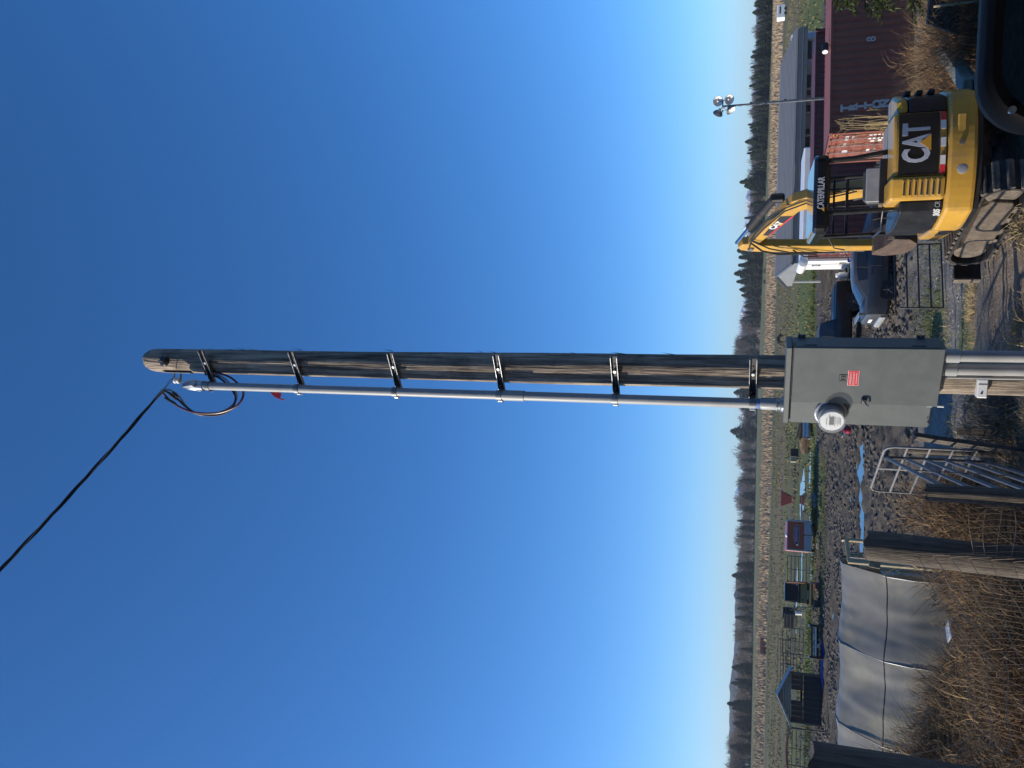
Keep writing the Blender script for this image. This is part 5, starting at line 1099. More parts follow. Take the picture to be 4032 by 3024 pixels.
# end wall: timber studs with sheeting panels
fr_ = K['lumber']
for y in (.25,.9,1.7,2.5,3.2):
    z = min(hoopY(q)[1] for q in np.linspace(0,1,41) if abs(hoopY(q)[0]+1.8-y) < .12) if True else 2
    MB().box((.03,y,z/2),(.06,.09,z)).build('stud', fr_, gh)
for z in (.05,1.15): MB().box((.035,1.8,z),(.05,3.3,.09)).build('end_rail', fr_, gh)
for y0, y1, z1 in ((.3,.86,1.55),(.95,1.66,2.0),(1.75,2.45,2.1),(2.55,3.15,1.6)): MB().box((.0,(y0+y1)/2,z1/2),(.012,y1-y0,z1)).build('end_panel', mat('clouded panel', (.33,.34,.29), (.24,.25,.20), 2, .4, dirt=(.16,.19,.10), dirt_amt=.5, dscale=2), gh)
pf = at(3338,2212,20.4); dq = thing('door_frame', 'pale timber door frame standing at the end of the greenhouse', 'door frame', (pf.x, 20.4, YARD), R_(62))
hgt = pf.z - YARD
for x in (0,.85): MB().box((x,0,hgt/2),(.09,.05,hgt)).build('upright', fr_, dq)
MB().box((.425,0,hgt-.04),(.76,.05,.09)).build('head_rail', fr_, dq); MB().tube([(.85,0,hgt),(1.25,.35,hgt+.0)], .03, 4).build('brace', fr_, dq)
p = at(3445,2212,15.5); o = MB().rbox((0,0,0),(.22,.02,.20),.004).build('scrap_board', K['lumber']); o.location = (p.x,15.5,p.z); o.rotation_euler = (.2,.1,.3); tag(o, 'pale scrap of board wired to the fence beside the thick post', 'board')
st_ = MB().cyl((0,0,0),(.02,0,2.0),.012,n=6).build('fence_stake', K['rusty_wire']); p = at(3430,2205,15.6); st_.location = (p.x,15.6,zbase(p.x,15.6)); tag(st_, 'thin rusty rod holding the scrap of board', 'rod')
# ------------------------------------------------------------------ things across the yard
YZ = YARD
def gp(x, y): return onz(x, y, YZ)
# orange cargo trailer
p = gp(3222, 2118)
tr_ = thing('cargo_trailer', 'small cargo trailer with orange red front and oval logo across the mud', 'trailer', (p.x, p.y+.3, YZ), R_(12))
th = at(3100,2115,p.y).z - YZ; tw = 2.25
K['tr_orange'] = mat('trailer orange red', (.42,.095,.05), (.37,.08,.045), 1.5, .4, dirt=(.3,.10,.06), dirt_amt=.3); K['tr_grey'] = mat('trailer grey', (.40,.40,.41), (.35,.35,.36), 2, .4)
MB().rbox((0,2.2,(th+.42)/2),(tw,4.4,th-.42),.05).build('body', K['tr_orange'], tr_)
MB().box((0,-.012,.42+(th-.42)*.15+.02),(tw-.22,.03,(th-.42)*.30)).build('stone_guard', K['tr_grey'], tr_)
for sx in (-1,1): MB().rbox((sx*(tw/2-.04),-.005,(th+.42)/2),(.13,.06,th-.40),.02).build('corner_trim', K['galv'], tr_)
MB().rbox((0,0,th-.02),(tw,.08,.07),.02).build('top_trim', K['galv'], tr_)
cz = .42+(th-.42)*.62
MB().lathe([(.5,0),(.5,.012)], (0,0,0), (0,-1,0), 32).build('logo_ring', K['grey_print'], tr_, M=Matrix.Translation((.05,-.03,cz)) @ Matrix.Diagonal((1.5,1,.42,1)))
lo_ = MB().lathe([(.46,0),(.46,.010)], (0,0,0), (0,-1,0), 32).build('logo_oval', mat('logo navy', (.03,.05,.08), None, 4, .4), tr_, M=Matrix.Translation((.05,-.036,cz)) @ Matrix.Diagonal((1.48,1,.36,1)))
text('lettering', 'MERING', .30, mat('logo pink', (.55,.28,.30), (.5,.24,.26), 4, .5), tr_, frame((.05,-.050,cz+.01), (1,0,0), ZU), .012, .002, sx=.98, shear=.25)
for a in (.3,1.0,-.5): MB().lathe([(.0,0),(.05,.03),(.0,.16)], (-.62,-.05,cz-.06), (-math.cos(a),0,math.sin(a)*.8-.3), 8, False).build('logo_leaf', K['grey_print'], tr_, True)
jk = MB().tube([(.06,-.55,.2),(.06,-.55,1.0)], .035, 8).build('jack', K['black_paint'], tr_); MB().tube([(.06,-.55,1.0),(-.05,-.55,1.0)], .03, 6).build('jack_crank', K['black_paint'], jk)
for sx in (-.8,.8): MB().tube([(sx,0,.45),(.05,-1.1,.42)], .05, 6).build('tongue_bar', K['black_paint'], tr_)
for sx in (-1,1): MB().lathe([(.1,-.1),(.33,-.1),(.35,0),(.33,.1),(.1,.1)], (sx*.95,2.6,.35), (1,0,0), 18).build('wheel', K['black_rubber'], tr_, True)
MB().lathe([(.16,0),(.17,.05),(.13,.10),(.02,.12)], (.0,.5,th), ZU, 16).build('roof_vent', K['white_print'], tr_, True)
bd_ = MB().rbox((0,0,0),(.42,.30,.18),.02).build('wood_block', K['lumber']); q = gp(3222,2140); bd_.location = (q.x, q.y-.9, YZ+.12); tag(bd_, 'pale wood block under the tongue of the orange trailer', 'block')
# far small excavator facing us
q = gp(3232, 2352)
e2 = thing('excavator', 'far muddy yellow mini excavator with a glazed cab across the yard', 'excavator', (q.x, q.y+.6, YZ), R_(10)); eh = at(3091,2350,q.y).z - YZ
K['old_yellow'] = mat('dull machine yellow', (.30,.205,.055), (.22,.15,.045), 3, .6, dirt=(.12,.09,.06), dirt_amt=.6, dscale=3)
for sx in (-1,1):
    pf = [(-.9,.12),(-.72,.0),(.72,.0),(.9,.12),(.92,.32),(.75,.48),(-.75,.48),(-.92,.32)]
    tk = MB().prism(pf, (sx*.62,.2,0), (0,1,0), ZU, (1,0,0), -.19, .19).build('track', K['mud_steel'], e2, bevel=.03)
    for k in range(6): MB().box((sx*.62,-.72+.0,.06+.07*k),(.40,.05,.03)).build('shoe', K['black_rubber'], tk)
MB().rbox((0,.25,.60),(1.55,1.2,.22),.06).build('deck', K['old_yellow'], e2)
MB().rbox((0,.0,1.0),(1.40,.5,.62),.05).build('front_panel', K['old_yellow'], e2); MB().rbox((0,-.26,.82),(1.42,.03,.13),.005).build('black_band', K['black_paint'], e2); MB().rbox((-.05,-.278,.82),(.62,.01,.08),.003).build('maker_plate', K['grey_print'], e2)
MB().rbox((.0,.5,1.0),(1.45,1.0,.7),.08).build('engine_cover', K['old_yellow'], e2)
cabf = MB()
for sx in (-1,1):
    for y in (-.2,.9): cabf.tube([(sx*.62,y,1.25),(sx*.58,y,eh-.05)], .045, 6)
cabf.rbox((0,.35,eh-.04),(1.25,1.25,.09),.03); cabf.rbox((0,-.2,1.36),(1.25,.08,.12),.02); cabf = cabf.build('cab_frame', K['black_paint'], e2)
MB().box((0,-.19,(1.36+eh)/2),(1.1,.012,eh-1.5)).build('windscreen', K['glass'], e2); MB().rbox((-.1,.3,1.55),(.45,.45,.6),.06).build('seat', K['black_rubber'], e2)
MB().tube([(-.45,-.24,1.2),(.35,-.24,1.2)], .02, 6).build('grab_rail', K['galv_dull'], e2); MB().cyl((-.42,-.26,1.15),(-.42,-.27,1.15),.06,n=12).build('round_port', K['black_paint'], e2)
bm2 = MB().tube([(.75,-.2,.85),(.74,-.35,1.5),(.68,-.3,eh-.1)], [.07,.08,.06], 6).build('boom_arm', mat('rusty boom', (.30,.13,.07), (.2,.09,.05), 5, .7), e2); MB().rbox((.62,-.9,.28),(.5,.5,.40),.08).build('bucket', mat('rust red bucket', (.20,.075,.045), (.13,.05,.035), 5, .8), e2)
MB().tube([(-.72,-.2,eh-.1),(-.80,-.25,.80)], .022, 6).build('hand_rail', K['lumber'], e2)
# shed
q0, q1 = gp(3238, 2662), gp(3238, 2862); sw = (q0-q1).length; sc_ = (q0+q1)/2
sd = thing('field_shed', 'dark brown open fronted shed with a grey gabled roof', 'shed', (sc_.x, sc_.y, YZ), math.atan2(q0.y-q1.y, q0.x-q1.x))
she = at(3116,2660,sc_.y).z - YZ; shr = at(3064,2748,sc_.y).z - YZ; hw = sw/2
K['shed_brown'] = mat('dark brown boards', (.085,.045,.032), (.055,.03,.023), 2, .8, stretch=(6,6,.7), bump=.3); K['shed_dark'] = mat('dark ply', (.035,.028,.026), (.025,.02,.02), 2, .8)
for k in range(9):
    x0 = -hw+.1+k*(sw-.2)/9; w = (sw-.2)/9-.012
    MB().box((x0+w/2,-.02,she*.30),(w,.03,she*.60)).build('lower_board', K['shed_dark'], sd)
    if not (k in (4,5)): MB().box((x0+w/2,-.015,she*.80),(w,.025,she*.38)).build('upper_board', K['shed_brown'], sd)
for x in (-hw+.05,hw-.05):
    for y in (0,2.4): MB().box((x,y,she/2),(.1,.1,she)).build('post', K['post_wood'], sd)
for y, nm in ((2.4,'back_board'),):
    for k in range(4): MB().box((0,y,.3+k*.28),(sw-.2,.03,.14)).build(nm, K['post_wood'], sd)
for sx in (-1,1): MB().box((sx*(hw-.04),1.2,she*.5),(.03,2.3,she*.95)).build('side_wall', K['shed_dark'], sd)
rs = (shr-she)
for k in range(5):
    u0, u1 = k/5, (k+1)/5-.02; MB().prism([(-hw*(1-u0)*1.02,she+rs*u0),(hw*(1-u0)*1.02,she+rs*u0),(hw*(1-u1)*1.02,she+rs*u1),(-hw*(1-u1)*1.02,she+rs*u1)], (0,-.03,0), (1,0,0), ZU, (0,1,0), 0, .03).build('gable_board', K['siding'], sd)
for sx in (-1,1): MB().prism([(0,0),(.0,.07),(sx*(hw+.35),-rs*1.12+.07),(sx*(hw+.35),-rs*1.12)], (0,0,shr), (1,0,0), ZU, (0,1,0), -.45, 2.8).build('roof_slope', K['galv_dull'], sd)
MB().rbox((-.25,-.08,she*.62),(.5,.05,.04),.01).build('shelf', K['lumber'], sd)
# things leaning in and by the shed
t = MB().lathe([(.24,-.11),(.36,-.11),(.40,-.05),(.40,.05),(.36,.11),(.24,.11)], (0,0,0), (.3,-1,.25), 24).build('spare_tyre', K['black_rubber'], None, True); w = gp(3236,2700); t.location = (w.x,w.y-.3,YZ+.38); tag(t, 'worn black tyre leaning at the right of the shed front', 'tyre')
for k, (px_, py_, a, lab) in enumerate(((3232,2838,.3,'coil of black hose at the left of the shed front'),)):
    w = gp(px_, py_); mb = MB()
    for j in range(4): mb.tube([(math.cos(u)*(.42-.02*j), -.05*j+.02*math.sin(3*u), .42+math.sin(u)*(.42-.02*j)) for u in np.linspace(0,6.283,25)], .016, 6)
    t = mb.build('hose_coil', K['black_rubber'], None, True); t.location = (w.x,w.y-.35,YZ); t.rotation_euler[2] = a; tag(t, lab, 'hose')
w = gp(3240,2620); lump('blue_tarp', 'crumpled bright blue tarp on the ground right of the shed', 'tarp', (w.x,w.y,YZ-.02), (1.9,.35,.16), mat('blue tarp', (.03,.06,.32), (.02,.035,.18), 4, .35, bump=.4), 21, True, .4)
# implement carrier: black frame with rails between two blocky ends
q0, q1 = gp(3242,2463), gp(3242,2598); w_ = (q0-q1).length; c_ = (q0+q1)/2
fb = thing('implement_frame', 'low black implement frame with rails between two blocky ends', 'implement', (c_.x, c_.y, YZ), math.atan2(q0.y-q1.y,q0.x-q1.x))
for sx in (-1,1): MB().rbox((sx*(w_/2-.08),.2,.46),(.16,1.3,.85),.03).build('end_block', K['black_paint'], fb)
for y, z in ((-.1,.66),(-.1,.54),(.4,.70),(.8,.62)): MB().cyl((-w_/2+.1,y,z),(w_/2-.1,y,z),.028,n=8).build('cross_rail', K['galv_dull'] if y < 0 else K['black_paint'], fb)
for x in (-.5,.05,.45): MB().box((x,-.1,.60),(.05,.05,.22)).build('rail_clip', K['galv_dull'], fb)
MB().rbox((0,.3,.36),(w_-.2,.9,.16),.03).build('deck', K['black_paint'], fb); lm = MB().rbox((-.25,-.3,.36),(.22,.03,.10),.01).build('lamp_board', K['white_print'], fb); MB().rbox((-.25,-.32,.36),(.16,.02,.05),.008).build('lamp', K['lens_red'], lm)
MB().tube([(.1,-.3,.3),(.12,-.55,.22),(-.1,-.6,.2)], .03, 6).build('drawbar', K['galv_dull'], fb)
w = gp(3205,2450); sp_ = thing('striped_board', 'dark ladder with pale slanting rungs behind the implement frame', 'ladder', (w.x,w.y+3,YZ), R_(10))
for k in range(6): MB().rbox((.0+.03*k,0,.42+.20*(5-k)),(.30,.04,.035),.008,Matrix.Rotation(R_(35),3,'Y')).build('rung', K['lumber'], sp_)
for x in (-.08,.24): MB().box((x,.02,.65),(.035,.04,1.3)).build('rail', K['post_wood'], sp_)
# dark crates and oddments behind
for k, (px_, py_, s, lab) in enumerate(((3128,2445,(1.5,.9,1.05),'left dark slatted crate behind the mud puddles'),(3126,2415,(1.2,.9,1.15),'right dark slatted crate with pale top behind the mud'))):
    w = gp(px_, py_); t = thing('slatted_crate', lab, 'crate', (w.x,w.y,YZ), R_(8*k)); MB().box((0,0,s[2]/2),(s[0]*.94,s[1]*.94,s[2]*.98)).build('core', K['shed_dark'], t)
    for j in range(6): MB().box((0,-s[1]/2+.0,.08+j*s[2]/6),(s[0],.03,s[2]/9)).build('slat', K['dark_print'] if j % 2 else K['post_wood'], t)
w = gp(3171,2417); t = thing('bucket', 'white plastic bucket on a block behind the far excavator', 'bucket', (w.x,w.y,YZ)); MB().lathe([(.16,0),(.20,.5),(.21,.52)], (0,0,.3), ZU, 14).build('pail', K['white_print'], t, True); MB().box((0,0,.15),(.7,.5,.3)).build('block', K['lumber'], t)
# culvert pipe, boxes, hopper, red can
w = gp(3199,1684); t = MB().lathe([(.36,-.9),(.38,-.9),(.38,.9),(.36,.9)], (0,0,.38), (.93,.37,0), 26, False).build('culvert_pipe', K['galv'], None, True); t.location = (w.x,w.y,YZ); tag(t, 'short galvanised culvert pipe lying left of the panel', 'pipe'); so_ = t.modifiers.new('s','SOLIDIFY'); so_.thickness = .02
w = gp(3143,1800); t = thing('feed_bin', 'brown crate with a cream box beside it in the grass', 'crate', (w.x,w.y,YZ), R_(15)); MB().rbox((.45,0,.42),(.8,.8,.8),.04).build('crate', K['shed_brown'], t); MB().rbox((-.35,-.3,.5),(.55,.5,.6),.03).build('cream_box', K['lumber'], t)
w = gp(3129,1966); t = thing('hopper', 'dark red steel hopper on short legs in the pasture', 'hopper', (w.x,w.y,YZ)); MB().prism([(-.35,.35),(.35,.35),(.85,1.5),(-.85,1.5)], (0,0,0), (1,0,0), ZU, (0,1,0), -.55, .55).build('bin', mat('hopper red', (.20,.03,.025), (.13,.025,.02), 2, .6), t, bevel=.02)
for sx in (-.3,.3): MB().box((sx,-.3,.18),(.08,.08,.36)).build('leg', K['red_print'], t)
w = onz(3352,1692,YZ); t = thing('fuel_can', 'red plastic can with a white spout on the mud beside the meter', 'can', (w.x,w.y,YZ), R_(30)); MB().rbox((0,0,.2),(.42,.30,.34),.08).build('can', mat('red plastic', (.42,.03,.06), (.36,.025,.05), 4, .35), t, bevel=.03); MB().tube([(-.2,0,.28),(-.34,0,.36),(-.44,0,.44)], [.05,.035,.03], 8).build('spout', K['white_print'], t, True); MB().rbox((.05,-.155,.22),(.10,.02,.09),.02).build('port', K['dark_print'], t); MB().tube([(-.1,0,.36),(-.06,0,.43),(.1,0,.43),(.14,0,.36)], .02, 6).build('handle', K['lens_red'], t)
w = gp(3215,1962); lump('spoil_heap', 'small heap of pale rubble at the edge of the mud', 'rubble', (w.x,w.y,YZ-.05), (.5,.4,.32), mat('pale rubble', (.34,.32,.29), (.1,.09,.08), 8, .9, bump=.8), 31, False, .9)
w = gp(3195,1655); lump('brush_heap', 'heap of brown brush behind the culvert pipe', 'brush heap', (w.x+.3,w.y+2.2,YZ-.05), (2.2,1.2,1.0), mat('brown brush', (.19,.125,.07), (.07,.05,.03), 9, .95, bump=1), 33, False, .8)
# field fence with slim posts
ff = thing('field_fence', 'line of slim posts and wire across the pasture behind the yard', 'fence', (0,128,YZ)); pm_ = MB().cyl((0,0,0),(0,0,1.35),.055,.05,6).mesh('post', K['post_wood'])
for k in range(30):
    o = put('post', pm_, ff); o.location = (-40+k*1.9+random.uniform(-.2,.2), -k*.15+random.uniform(-.3,.3), 0); o.rotation_euler = (random.uniform(-.05,.05),random.uniform(-.07,.07),0)
for z in (.5,.9,1.25): MB().tube([(-40,0,z),(16,-4.5,z)], .012, 4).build('wire', K['rusty_wire'], ff)
# tube livestock panels behind the yard
labs = ['tube livestock panel right behind the orange trailer','tall tube livestock panel behind the implement frame','tube livestock panel right of the dark shed','tube livestock panel at the far left behind the shed','tube livestock panel in the field right of the dark shed']
for lab, (xa_, ya_), (xb_, yb_), h in zip(labs, ((3185,2195),(3175,2480),(3160,2580),(3200,2875),(3120,2520)), ((3185,2300),(3172,2580),(3160,2665),(3196,3040),(3120,2690)), (1.7,1.9,1.6,1.7,1.5)):
    a, b = gp(xa_, ya_), gp(xb_, yb_); gate('livestock_panel', lab, (b.x,b.y), (a.x,a.y), YZ+h, YZ+.2, 6, .025, K['gate_black'], (.0,.5,1.0), .1)
rl = thing('round_pen_rail', 'curved rusty pipe rail left of the dark shed', 'rail', (0,0,0)); w = [at(x, y, 50) for x, y in ((3112,2868),(3100,2900),(3094,2950),(3096,3010),(3105,3060))]; MB().tube(w, .06, 8).build('pipe', mat('rusty pipe', (.16,.07,.05), (.1,.05,.04), 6, .7), rl, True); MB().tube([w[0], Vector((w[0].x+.1,w[0].y,YZ))], .05, 8).build('upright', K['post_wood'], rl); MB().tube([w[3], Vector((w[3].x,w[3].y,YZ))], .05, 8).build('upright', K['post_wood'], rl)
# grazing animals, one skinned surface each
def skinned(name, label, cat, loc, rz, V_, E_, Rr, mt, s=1):
    me = bpy.data.meshes.new(name); me.from_pydata([tuple(c*s for c in v) for v in V_], E_, []); o = bpy.data.objects.new(name, me); col.objects.link(o)
    sk = o.modifiers.new('skin','SKIN'); 
    for k, r in enumerate(Rr): me.skin_vertices[0].data[k].radius = (r*s, r*s)
    me.skin_vertices[0].data[0].use_root = True; o.modifiers.new('sub','SUBSURF').render_levels = 2; me.materials.append(mt)
    o.location = loc; o.rotation_euler[2] = rz; return tag(o, label, cat)
HV = [(0,0,1.15),(.5,0,1.2),(-.55,0,1.18),(.85,0,1.2),(1.15,0,.75),(1.3,0,.32),(1.48,0,.10),(.55,.17,.95),(.57,.17,.5),(.55,.17,.02),(.55,-.17,.95),(.68,-.17,.5),(.66,-.17,.02),(-.6,.18,.95),(-.5,.18,.62),(-.66,.18,.42),(-.62,.18,.02),(-.6,-.18,.95),(-.48,-.18,.62),(-.62,-.18,.42),(-.58,-.18,.02),(-.8,0,1.1),(-.88,0,.6)]
HE = [(0,1),(0,2),(1,3),(3,4),(4,5),(5,6),(1,7),(7,8),(8,9),(1,10),(10,11),(11,12),(2,13),(13,14),(14,15),(15,16),(2,17),(17,18),(18,19),(19,20),(2,21),(21,22)]
HR = [.30,.30,.29,.20,.14,.13,.09,.13,.07,.05,.13,.07,.05,.15,.09,.06,.05,.15,.09,.06,.05,.07,.05]
if True:
    import bmesh as _b
    def skin_ready(me):
        bm = _b.new(); bm.from_mesh(me); bm.verts.layers.skin.verify(); bm.to_mesh(me); bm.free()
    _old = bpy.types.Mesh
def animal(name, label, cat, loc, rz, mt, s):
    me = bpy.data.meshes.new(name); me.from_pydata([tuple(c*s for c in v) for v in HV], HE, []); skin_ready(me)
    o = bpy.data.objects.new(name, me); col.objects.link(o); o.modifiers.new('skin','SKIN')
    for k, r in enumerate(HR): me.skin_vertices[0].data[k].radius = (r*s, r*s)
    me.skin_vertices[0].data[0].use_root = True; sb = o.modifiers.new('sub','SUBSURF'); sb.levels = 1; sb.render_levels = 1
    me2 = bpy.data.meshes.new_from_object(o.evaluated_get(bpy.context.evaluated_depsgraph_get())); bpy.data.objects.remove(o); me2.materials.clear(); me2.materials.append(mt)
    ob = put(name, me2); ob.location = loc; ob.rotation_euler[2] = rz; return tag(ob, label, cat)
br = mat('dark brown coat', (.06,.042,.032), (.04,.03,.025), 3, .7)
w = gp(3096,1334); animal('horse', 'dark brown horse grazing in the pasture above the meter panel', 'horse', (w.x,w.y,YZ), R_(200), br, 1.0)
w = gp(3182,127); animal('pony', 'small black animal grazing right of the barn', 'pony', (w.x,w.y,YZ), R_(120), mat('black coat', (.015,.014,.014), None, 3, .7), .62)
for py, lab in ((1068,'nearer of two black cattle specks far out in the pasture'),(1110,'farther black cattle speck far out in the pasture')):
    w = gp(3019,py); animal('cow', lab, 'cow', (w.x,w.y,YZ), R_(py), mat('black hide', (.015,.014,.014), None, 3, .7), 1.1)
# white far trailer and red far trailer out in the field
w = gp(3098,48); t = thing('stock_trailer', 'small white box trailer far out in the field at the right edge', 'trailer', (w.x,w.y,YZ)); MB().rbox((0,0,1.2),(3.0,1.8,1.7),.1).build('body', K['white_body'], t); MB().box((.2,-.91,1.4),(1.6,.02,.3)).build('window', K['glass'], t)
for x in (-.5,.5): MB().lathe([(.1,-.1),(.3,-.1),(.3,.1),(.1,.1)], (x,-.8,.3), (0,1,0), 12).build('wheel', K['black_rubber'], t)
w = gp(3018,2545); t = thing('farm_wagon', 'tiny dark red wagon far out in the left pasture', 'wagon', (w.x,w.y,YZ)); t.scale = (.55,.55,.55); MB().rbox((0,0,2.0),(7,2.4,1.6),.1).build('body', K['maroon'], t)
for x in (-2.5,-.5,2): MB().lathe([(.2,-.2),(.9,-.2),(.9,.2),(.2,.2)], (x,-1.2,.9), (0,1,0), 14).build('wheel', K['black_rubber'], t)

# ------------------------------------------------------------------ right side: evergreen, beam, slate, stalks
K['needle'] = mat('evergreen sprays', (.11,.16,.045), (.045,.07,.025), 2.5, .7, spec=.3, rvar=0)
sx0, sy0 = 7.75, 15.2; ev = thing('evergreen_shrub', 'green evergreen shrub reaching in over the container side at the right', 'shrub', (sx0, sy0, zbase(sx0,sy0)))
Vv, Fv, mbs = [], [], MB(); mbs.tube([(0,0,0),(.05,0,.9),(0,0,2.0),(0,0,2.9)], [.09,.07,.04,.01], 8)
o_ = 0
for k in range(300):
    z = random.uniform(.5,2.7); a = random.uniform(0,6.283); L_ = (1.25-.25*z)*random.uniform(.6,1.2); d = Vector((math.cos(a),math.sin(a),random.uniform(-.35,.15))); b = Vector((0,0,z)); 
    if k % 6 == 0: mbs.tube([b, b+d*L_*.6+Vector((0,0,-.05)), b+d*L_+Vector((0,0,-.18))], [.016,.01,.004], 5)
    for j in range(46):
        u = random.uniform(.25,1.05); c = b + d*L_*u + Vector((0,0,-.16*u*u)); e = (d*random.uniform(.3,1)+Vector((random.uniform(-.7,.7),random.uniform(-.7,.7),random.uniform(-.6,.5)))).normalized()*random.uniform(.06,.14); s_ = e.cross(Vector((random.random(),random.random(),1))).normalized()*.016
        Vv += [c-s_, c+s_, c+e]; Fv.append((o_,o_+1,o_+2)); o_ += 3
me = bpy.data.meshes.new('foliage'); me.from_pydata([tuple(v) for v in Vv], [], Fv); me.materials.append(K['needle']); put('foliage', me, ev); mbs.build('trunk', K['bark'], ev, True)
a, b = at(3722,200,14.2), at(3812,330,12.6); o = MB().rbox((0,0,0),((b-a).length*1.15,.22,.20),.015,None).build('concrete_beam', mat('mossy concrete', (.26,.29,.26), (.17,.20,.17), 3, .9, bump=.4)); o.matrix_world = frame((a+b)/2, (b-a), ZU.cross(b-a)); tag(o, 'pale green grey concrete beam lying in the brambles behind the excavator', 'beam')
p = at(3715,62,13.0); o = MB().rbox((0,0,0),(.5,.04,.55),.01).build('slate_sheet', mat('slate', (.10,.10,.10), (.06,.06,.06), 4, .6)); o.location = p; o.rotation_euler = (.5,.1,.3); tag(o, 'grey sheet leaning in the brambles at the right edge', 'sheet')
o = MB().cyl((0,0,0),(.9,.1,.12),.03,n=8).build('pale_pole', K['lumber']); o.location = at(3862,4,12.6); o.rotation_euler = (0,R_(-80),0); o.scale = (.66,.66,.66); tag(o, 'pale stripped pole standing in the brambles at the right edge', 'pole')
sp0 = at(3520,485,23); stk = thing('dead_stalks', 'tall dead weed stalks against the container behind the excavator', 'weeds', (sp0.x, 23, YARD))
for k in range(22):
    x = random.uniform(-.5,.5); hgt = random.uniform(1.5,3.0); d = Vector((random.uniform(-.2,.25),random.uniform(-.1,.1),0)); P = [Vector((x*.5,random.uniform(-.3,.3),0))]; 
    for u in (.4,.75,1): P.append(P[0]+d*u*hgt*.6+Vector((0,0,hgt*u)))
    s_ = MB().tube(P, [.014,.011,.008,.004], 5).build('stalk', K['straw'], stk, True); 
    for j in range(3): q = P[-1]+Vector((random.uniform(-.05,.05),0,-.06*j)); MB().tube([P[-2].lerp(P[-1],.8), q+Vector((random.uniform(-.12,.12),0,.05))], .005, 4).build('twig', K['straw'], s_)
# loose stones on the lane
P1 = pts((-1.5,4.8), (16,27), 2600); P2 = pts((-2.5,5), (9,16), 1300)
stuff('gravel_stones', 'loose grey stones over the lane and gravel', 'gravel', [lumps(P1, .012, .05), lumps(P2, .008, .03)], mat('lane stone', (.34,.32,.29), (.19,.18,.16), 3, .9, bump=.3))

# ------------------------------------------------------------------ the truck's own side mirror, low at the right
mm = thing('truck_mirror', 'black truck side mirror with rounded corner close to the camera', 'mirror', (.645, 1.30, 2.70), R_(-6))
def rrect(w, h, r, n=7):
    P = []
    for cx, cz, a0 in ((w/2-r,h/2-r,0),(-w/2+r,h/2-r,90),(-w/2+r,-h/2+r,180),(w/2-r,-h/2+r,270)):
        for k in range(n+1): a = R_(a0+90*k/n); P.append((cx+r*math.cos(a), cz+r*math.sin(a)))
    return P
K['mirror_black'] = mat('mirror housing plastic', (.002,.002,.0025), (.0015,.0015,.002), 30, .6, bump=.08, bscale=300, spec=.06)
out = rrect(.50,.37,.085); inn = rrect(.452,.322,.075); n = len(out); vs = []
for P, y in ((out,.02),(out,-.018),([(x*.97,z*.96) for x, z in out],-.030),([(x*1.02,z*1.03) for x, z in inn],-.030),(inn,-.012)): vs += [(x,y,z) for x, z in P]
fs = [(r*n+k, r*n+(k+1)%n, (r+1)*n+(k+1)%n, (r+1)*n+k) for r in range(4) for k in range(n)]
MB().add(vs, fs).build('bezel', K['mirror_black'], mm, True, 40)
MB().prism(inn, (0,-.0105,0), (1,0,0), ZU, (0,1,0), 0, .004).build('mirror_glass', mat('mirror glass', (.16,.165,.17), (.16,.165,.17), 2, .02, 1, rvar=0), mm)
vs = []; 
for s, y in ((1,.02),(.97,.06),(.85,.11),(.5,.15)): vs += [(x*s,y,z*s) for x, z in out]
MB().add(vs, [(r*n+k, r*n+(k+1)%n, (r+1)*n+(k+1)%n, (r+1)*n+k) for r in range(3) for k in range(n)] + [tuple(3*n+k for k in range(n))]).build('housing', K['mirror_black'], mm, True, 50)
MB().cyl((-.222,-.030,.150),(-.222,-.036,.150),.0055,n=12).build('screw', K['chrome'], mm); MB().tube([(0,.08,-.15),(0,.10,-.4),(.1,.05,-.8)], .022, 10).build('mirror_arm', K['mirror_black'], mm, True)

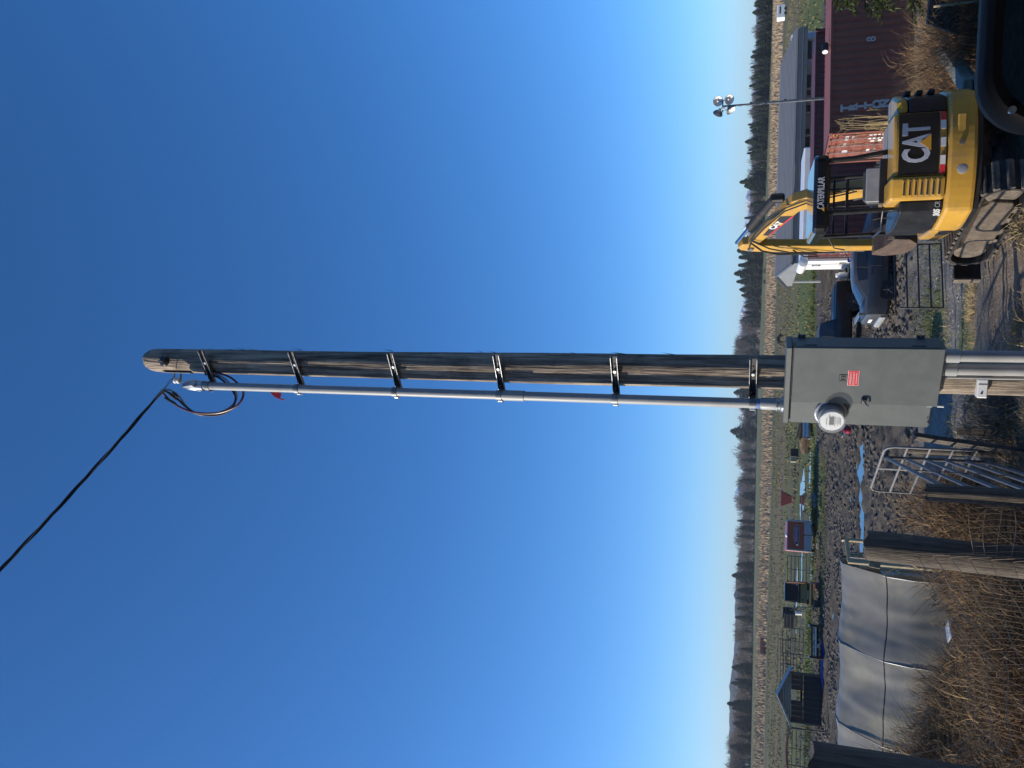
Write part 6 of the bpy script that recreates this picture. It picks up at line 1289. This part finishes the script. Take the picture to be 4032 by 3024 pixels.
# ------------------------------------------------------------------ behind the truck: the house from the mirror and added evergreens, both blocking sky light
fh_ = thing('farmhouse', 'dark sided house with windows seen only in the truck mirror', 'house', (4, -15, 0))
K['house_grey'] = mat('grey green clapboard', (.12,.13,.12), (.095,.10,.095), 1.5, .7)
for k in range(22): MB().box((0,.02*(k % 2)*.3,.14+k*.25),(17,.06,.24)).build('clapboard', K['house_grey'], fh_)
MB().box((0,-4.05,2.8),(16.9,8,5.6)).build('core', K['house_grey'], fh_)
for sg in (-1,1): MB().prism([(0,0),(0,.14),(sg*4.8,-2.6),(sg*4.8,-2.74)], (0,-4,8.2), (0,1,0), ZU, (1,0,0), -9, 9).build('roof_slope', K['siding'], fh_)
for x in (-8.45,8.45): MB().prism([(-4,5.6),(4,5.6),(0,8.1)], (x,-4,0), (0,1,0), ZU, (1,0,0), -.05, .05).build('gable', K['house_grey'], fh_)
for x in (-6,-2.5,2.5,6):
    for z in (1.6,4.2):
        w_ = MB().rbox((x,.08,z),(1.3,.08,1.4),.02).build('window', K['white_print'], fh_); MB().box((x,.125,z),(1.12,.02,1.22)).build('pane', K['glass'], w_)
dd = MB().rbox((0,.08,1.05),(1.0,.08,2.1),.02).build('door', K['shed_brown'], fh_); MB().cyl((.38,.12,1.05),(.38,.18,1.05),.03,n=10).build('handle', K['galv'], dd)
ev = []; r6 = random.Random(9)  # tree row added out of view to cut sky light from behind
for k in range(46):
    x = -44 + k*2.3 + r6.uniform(-.8,.8)
    if -7 < x < 15: y = -30+r6.uniform(-4,2)
    else: y = -17 + r6.uniform(-5,4)
    H = r6.uniform(11,17); m0 = CONM[r6.randrange(5)]; a_ = np.array([v.co[:] for v in m0.vertices]); th_ = r6.uniform(0,6.28); w_ = H*r6.uniform(1.2,1.7)
    a_ = np.stack([(a_[:,0]*math.cos(th_)-a_[:,1]*math.sin(th_))*w_+x, (a_[:,0]*math.sin(th_)+a_[:,1]*math.cos(th_))*w_+y, a_[:,2]*H-1.2], 1)
    ev.append(a_[np.array([p.vertices[:] for p in m0.polygons]).ravel()])
stuff('sky_blocking_evergreens', 'dark evergreens added behind the truck to block sky light, seen only in its mirror', 'trees', [triset(ev)], K['conifer'])

# ------------------------------------------------------------------ haze over the flats
hb = MB(); hb.box((0,1950,55),(6500,4000,118)); hz_o = hb.build('haze', None); hz_o['kind'] = 'stuff'; hz_o['label'] = 'thin blue winter haze over the flats'; hz_o['category'] = 'haze'
hm = bpy.data.materials.new('haze'); hm.use_nodes = True; N = hm.node_tree.nodes; N.remove(N['Principled BSDF']); pv = N.new('ShaderNodeVolumePrincipled'); pv.inputs['Color'].default_value = (.80,.88,1,1); pv.inputs['Density'].default_value = .00009; pv.inputs['Anisotropy'].default_value = .2
hm.node_tree.links.new(pv.outputs[0], N['Material Output'].inputs['Volume']); hz_o.data.materials.append(hm)
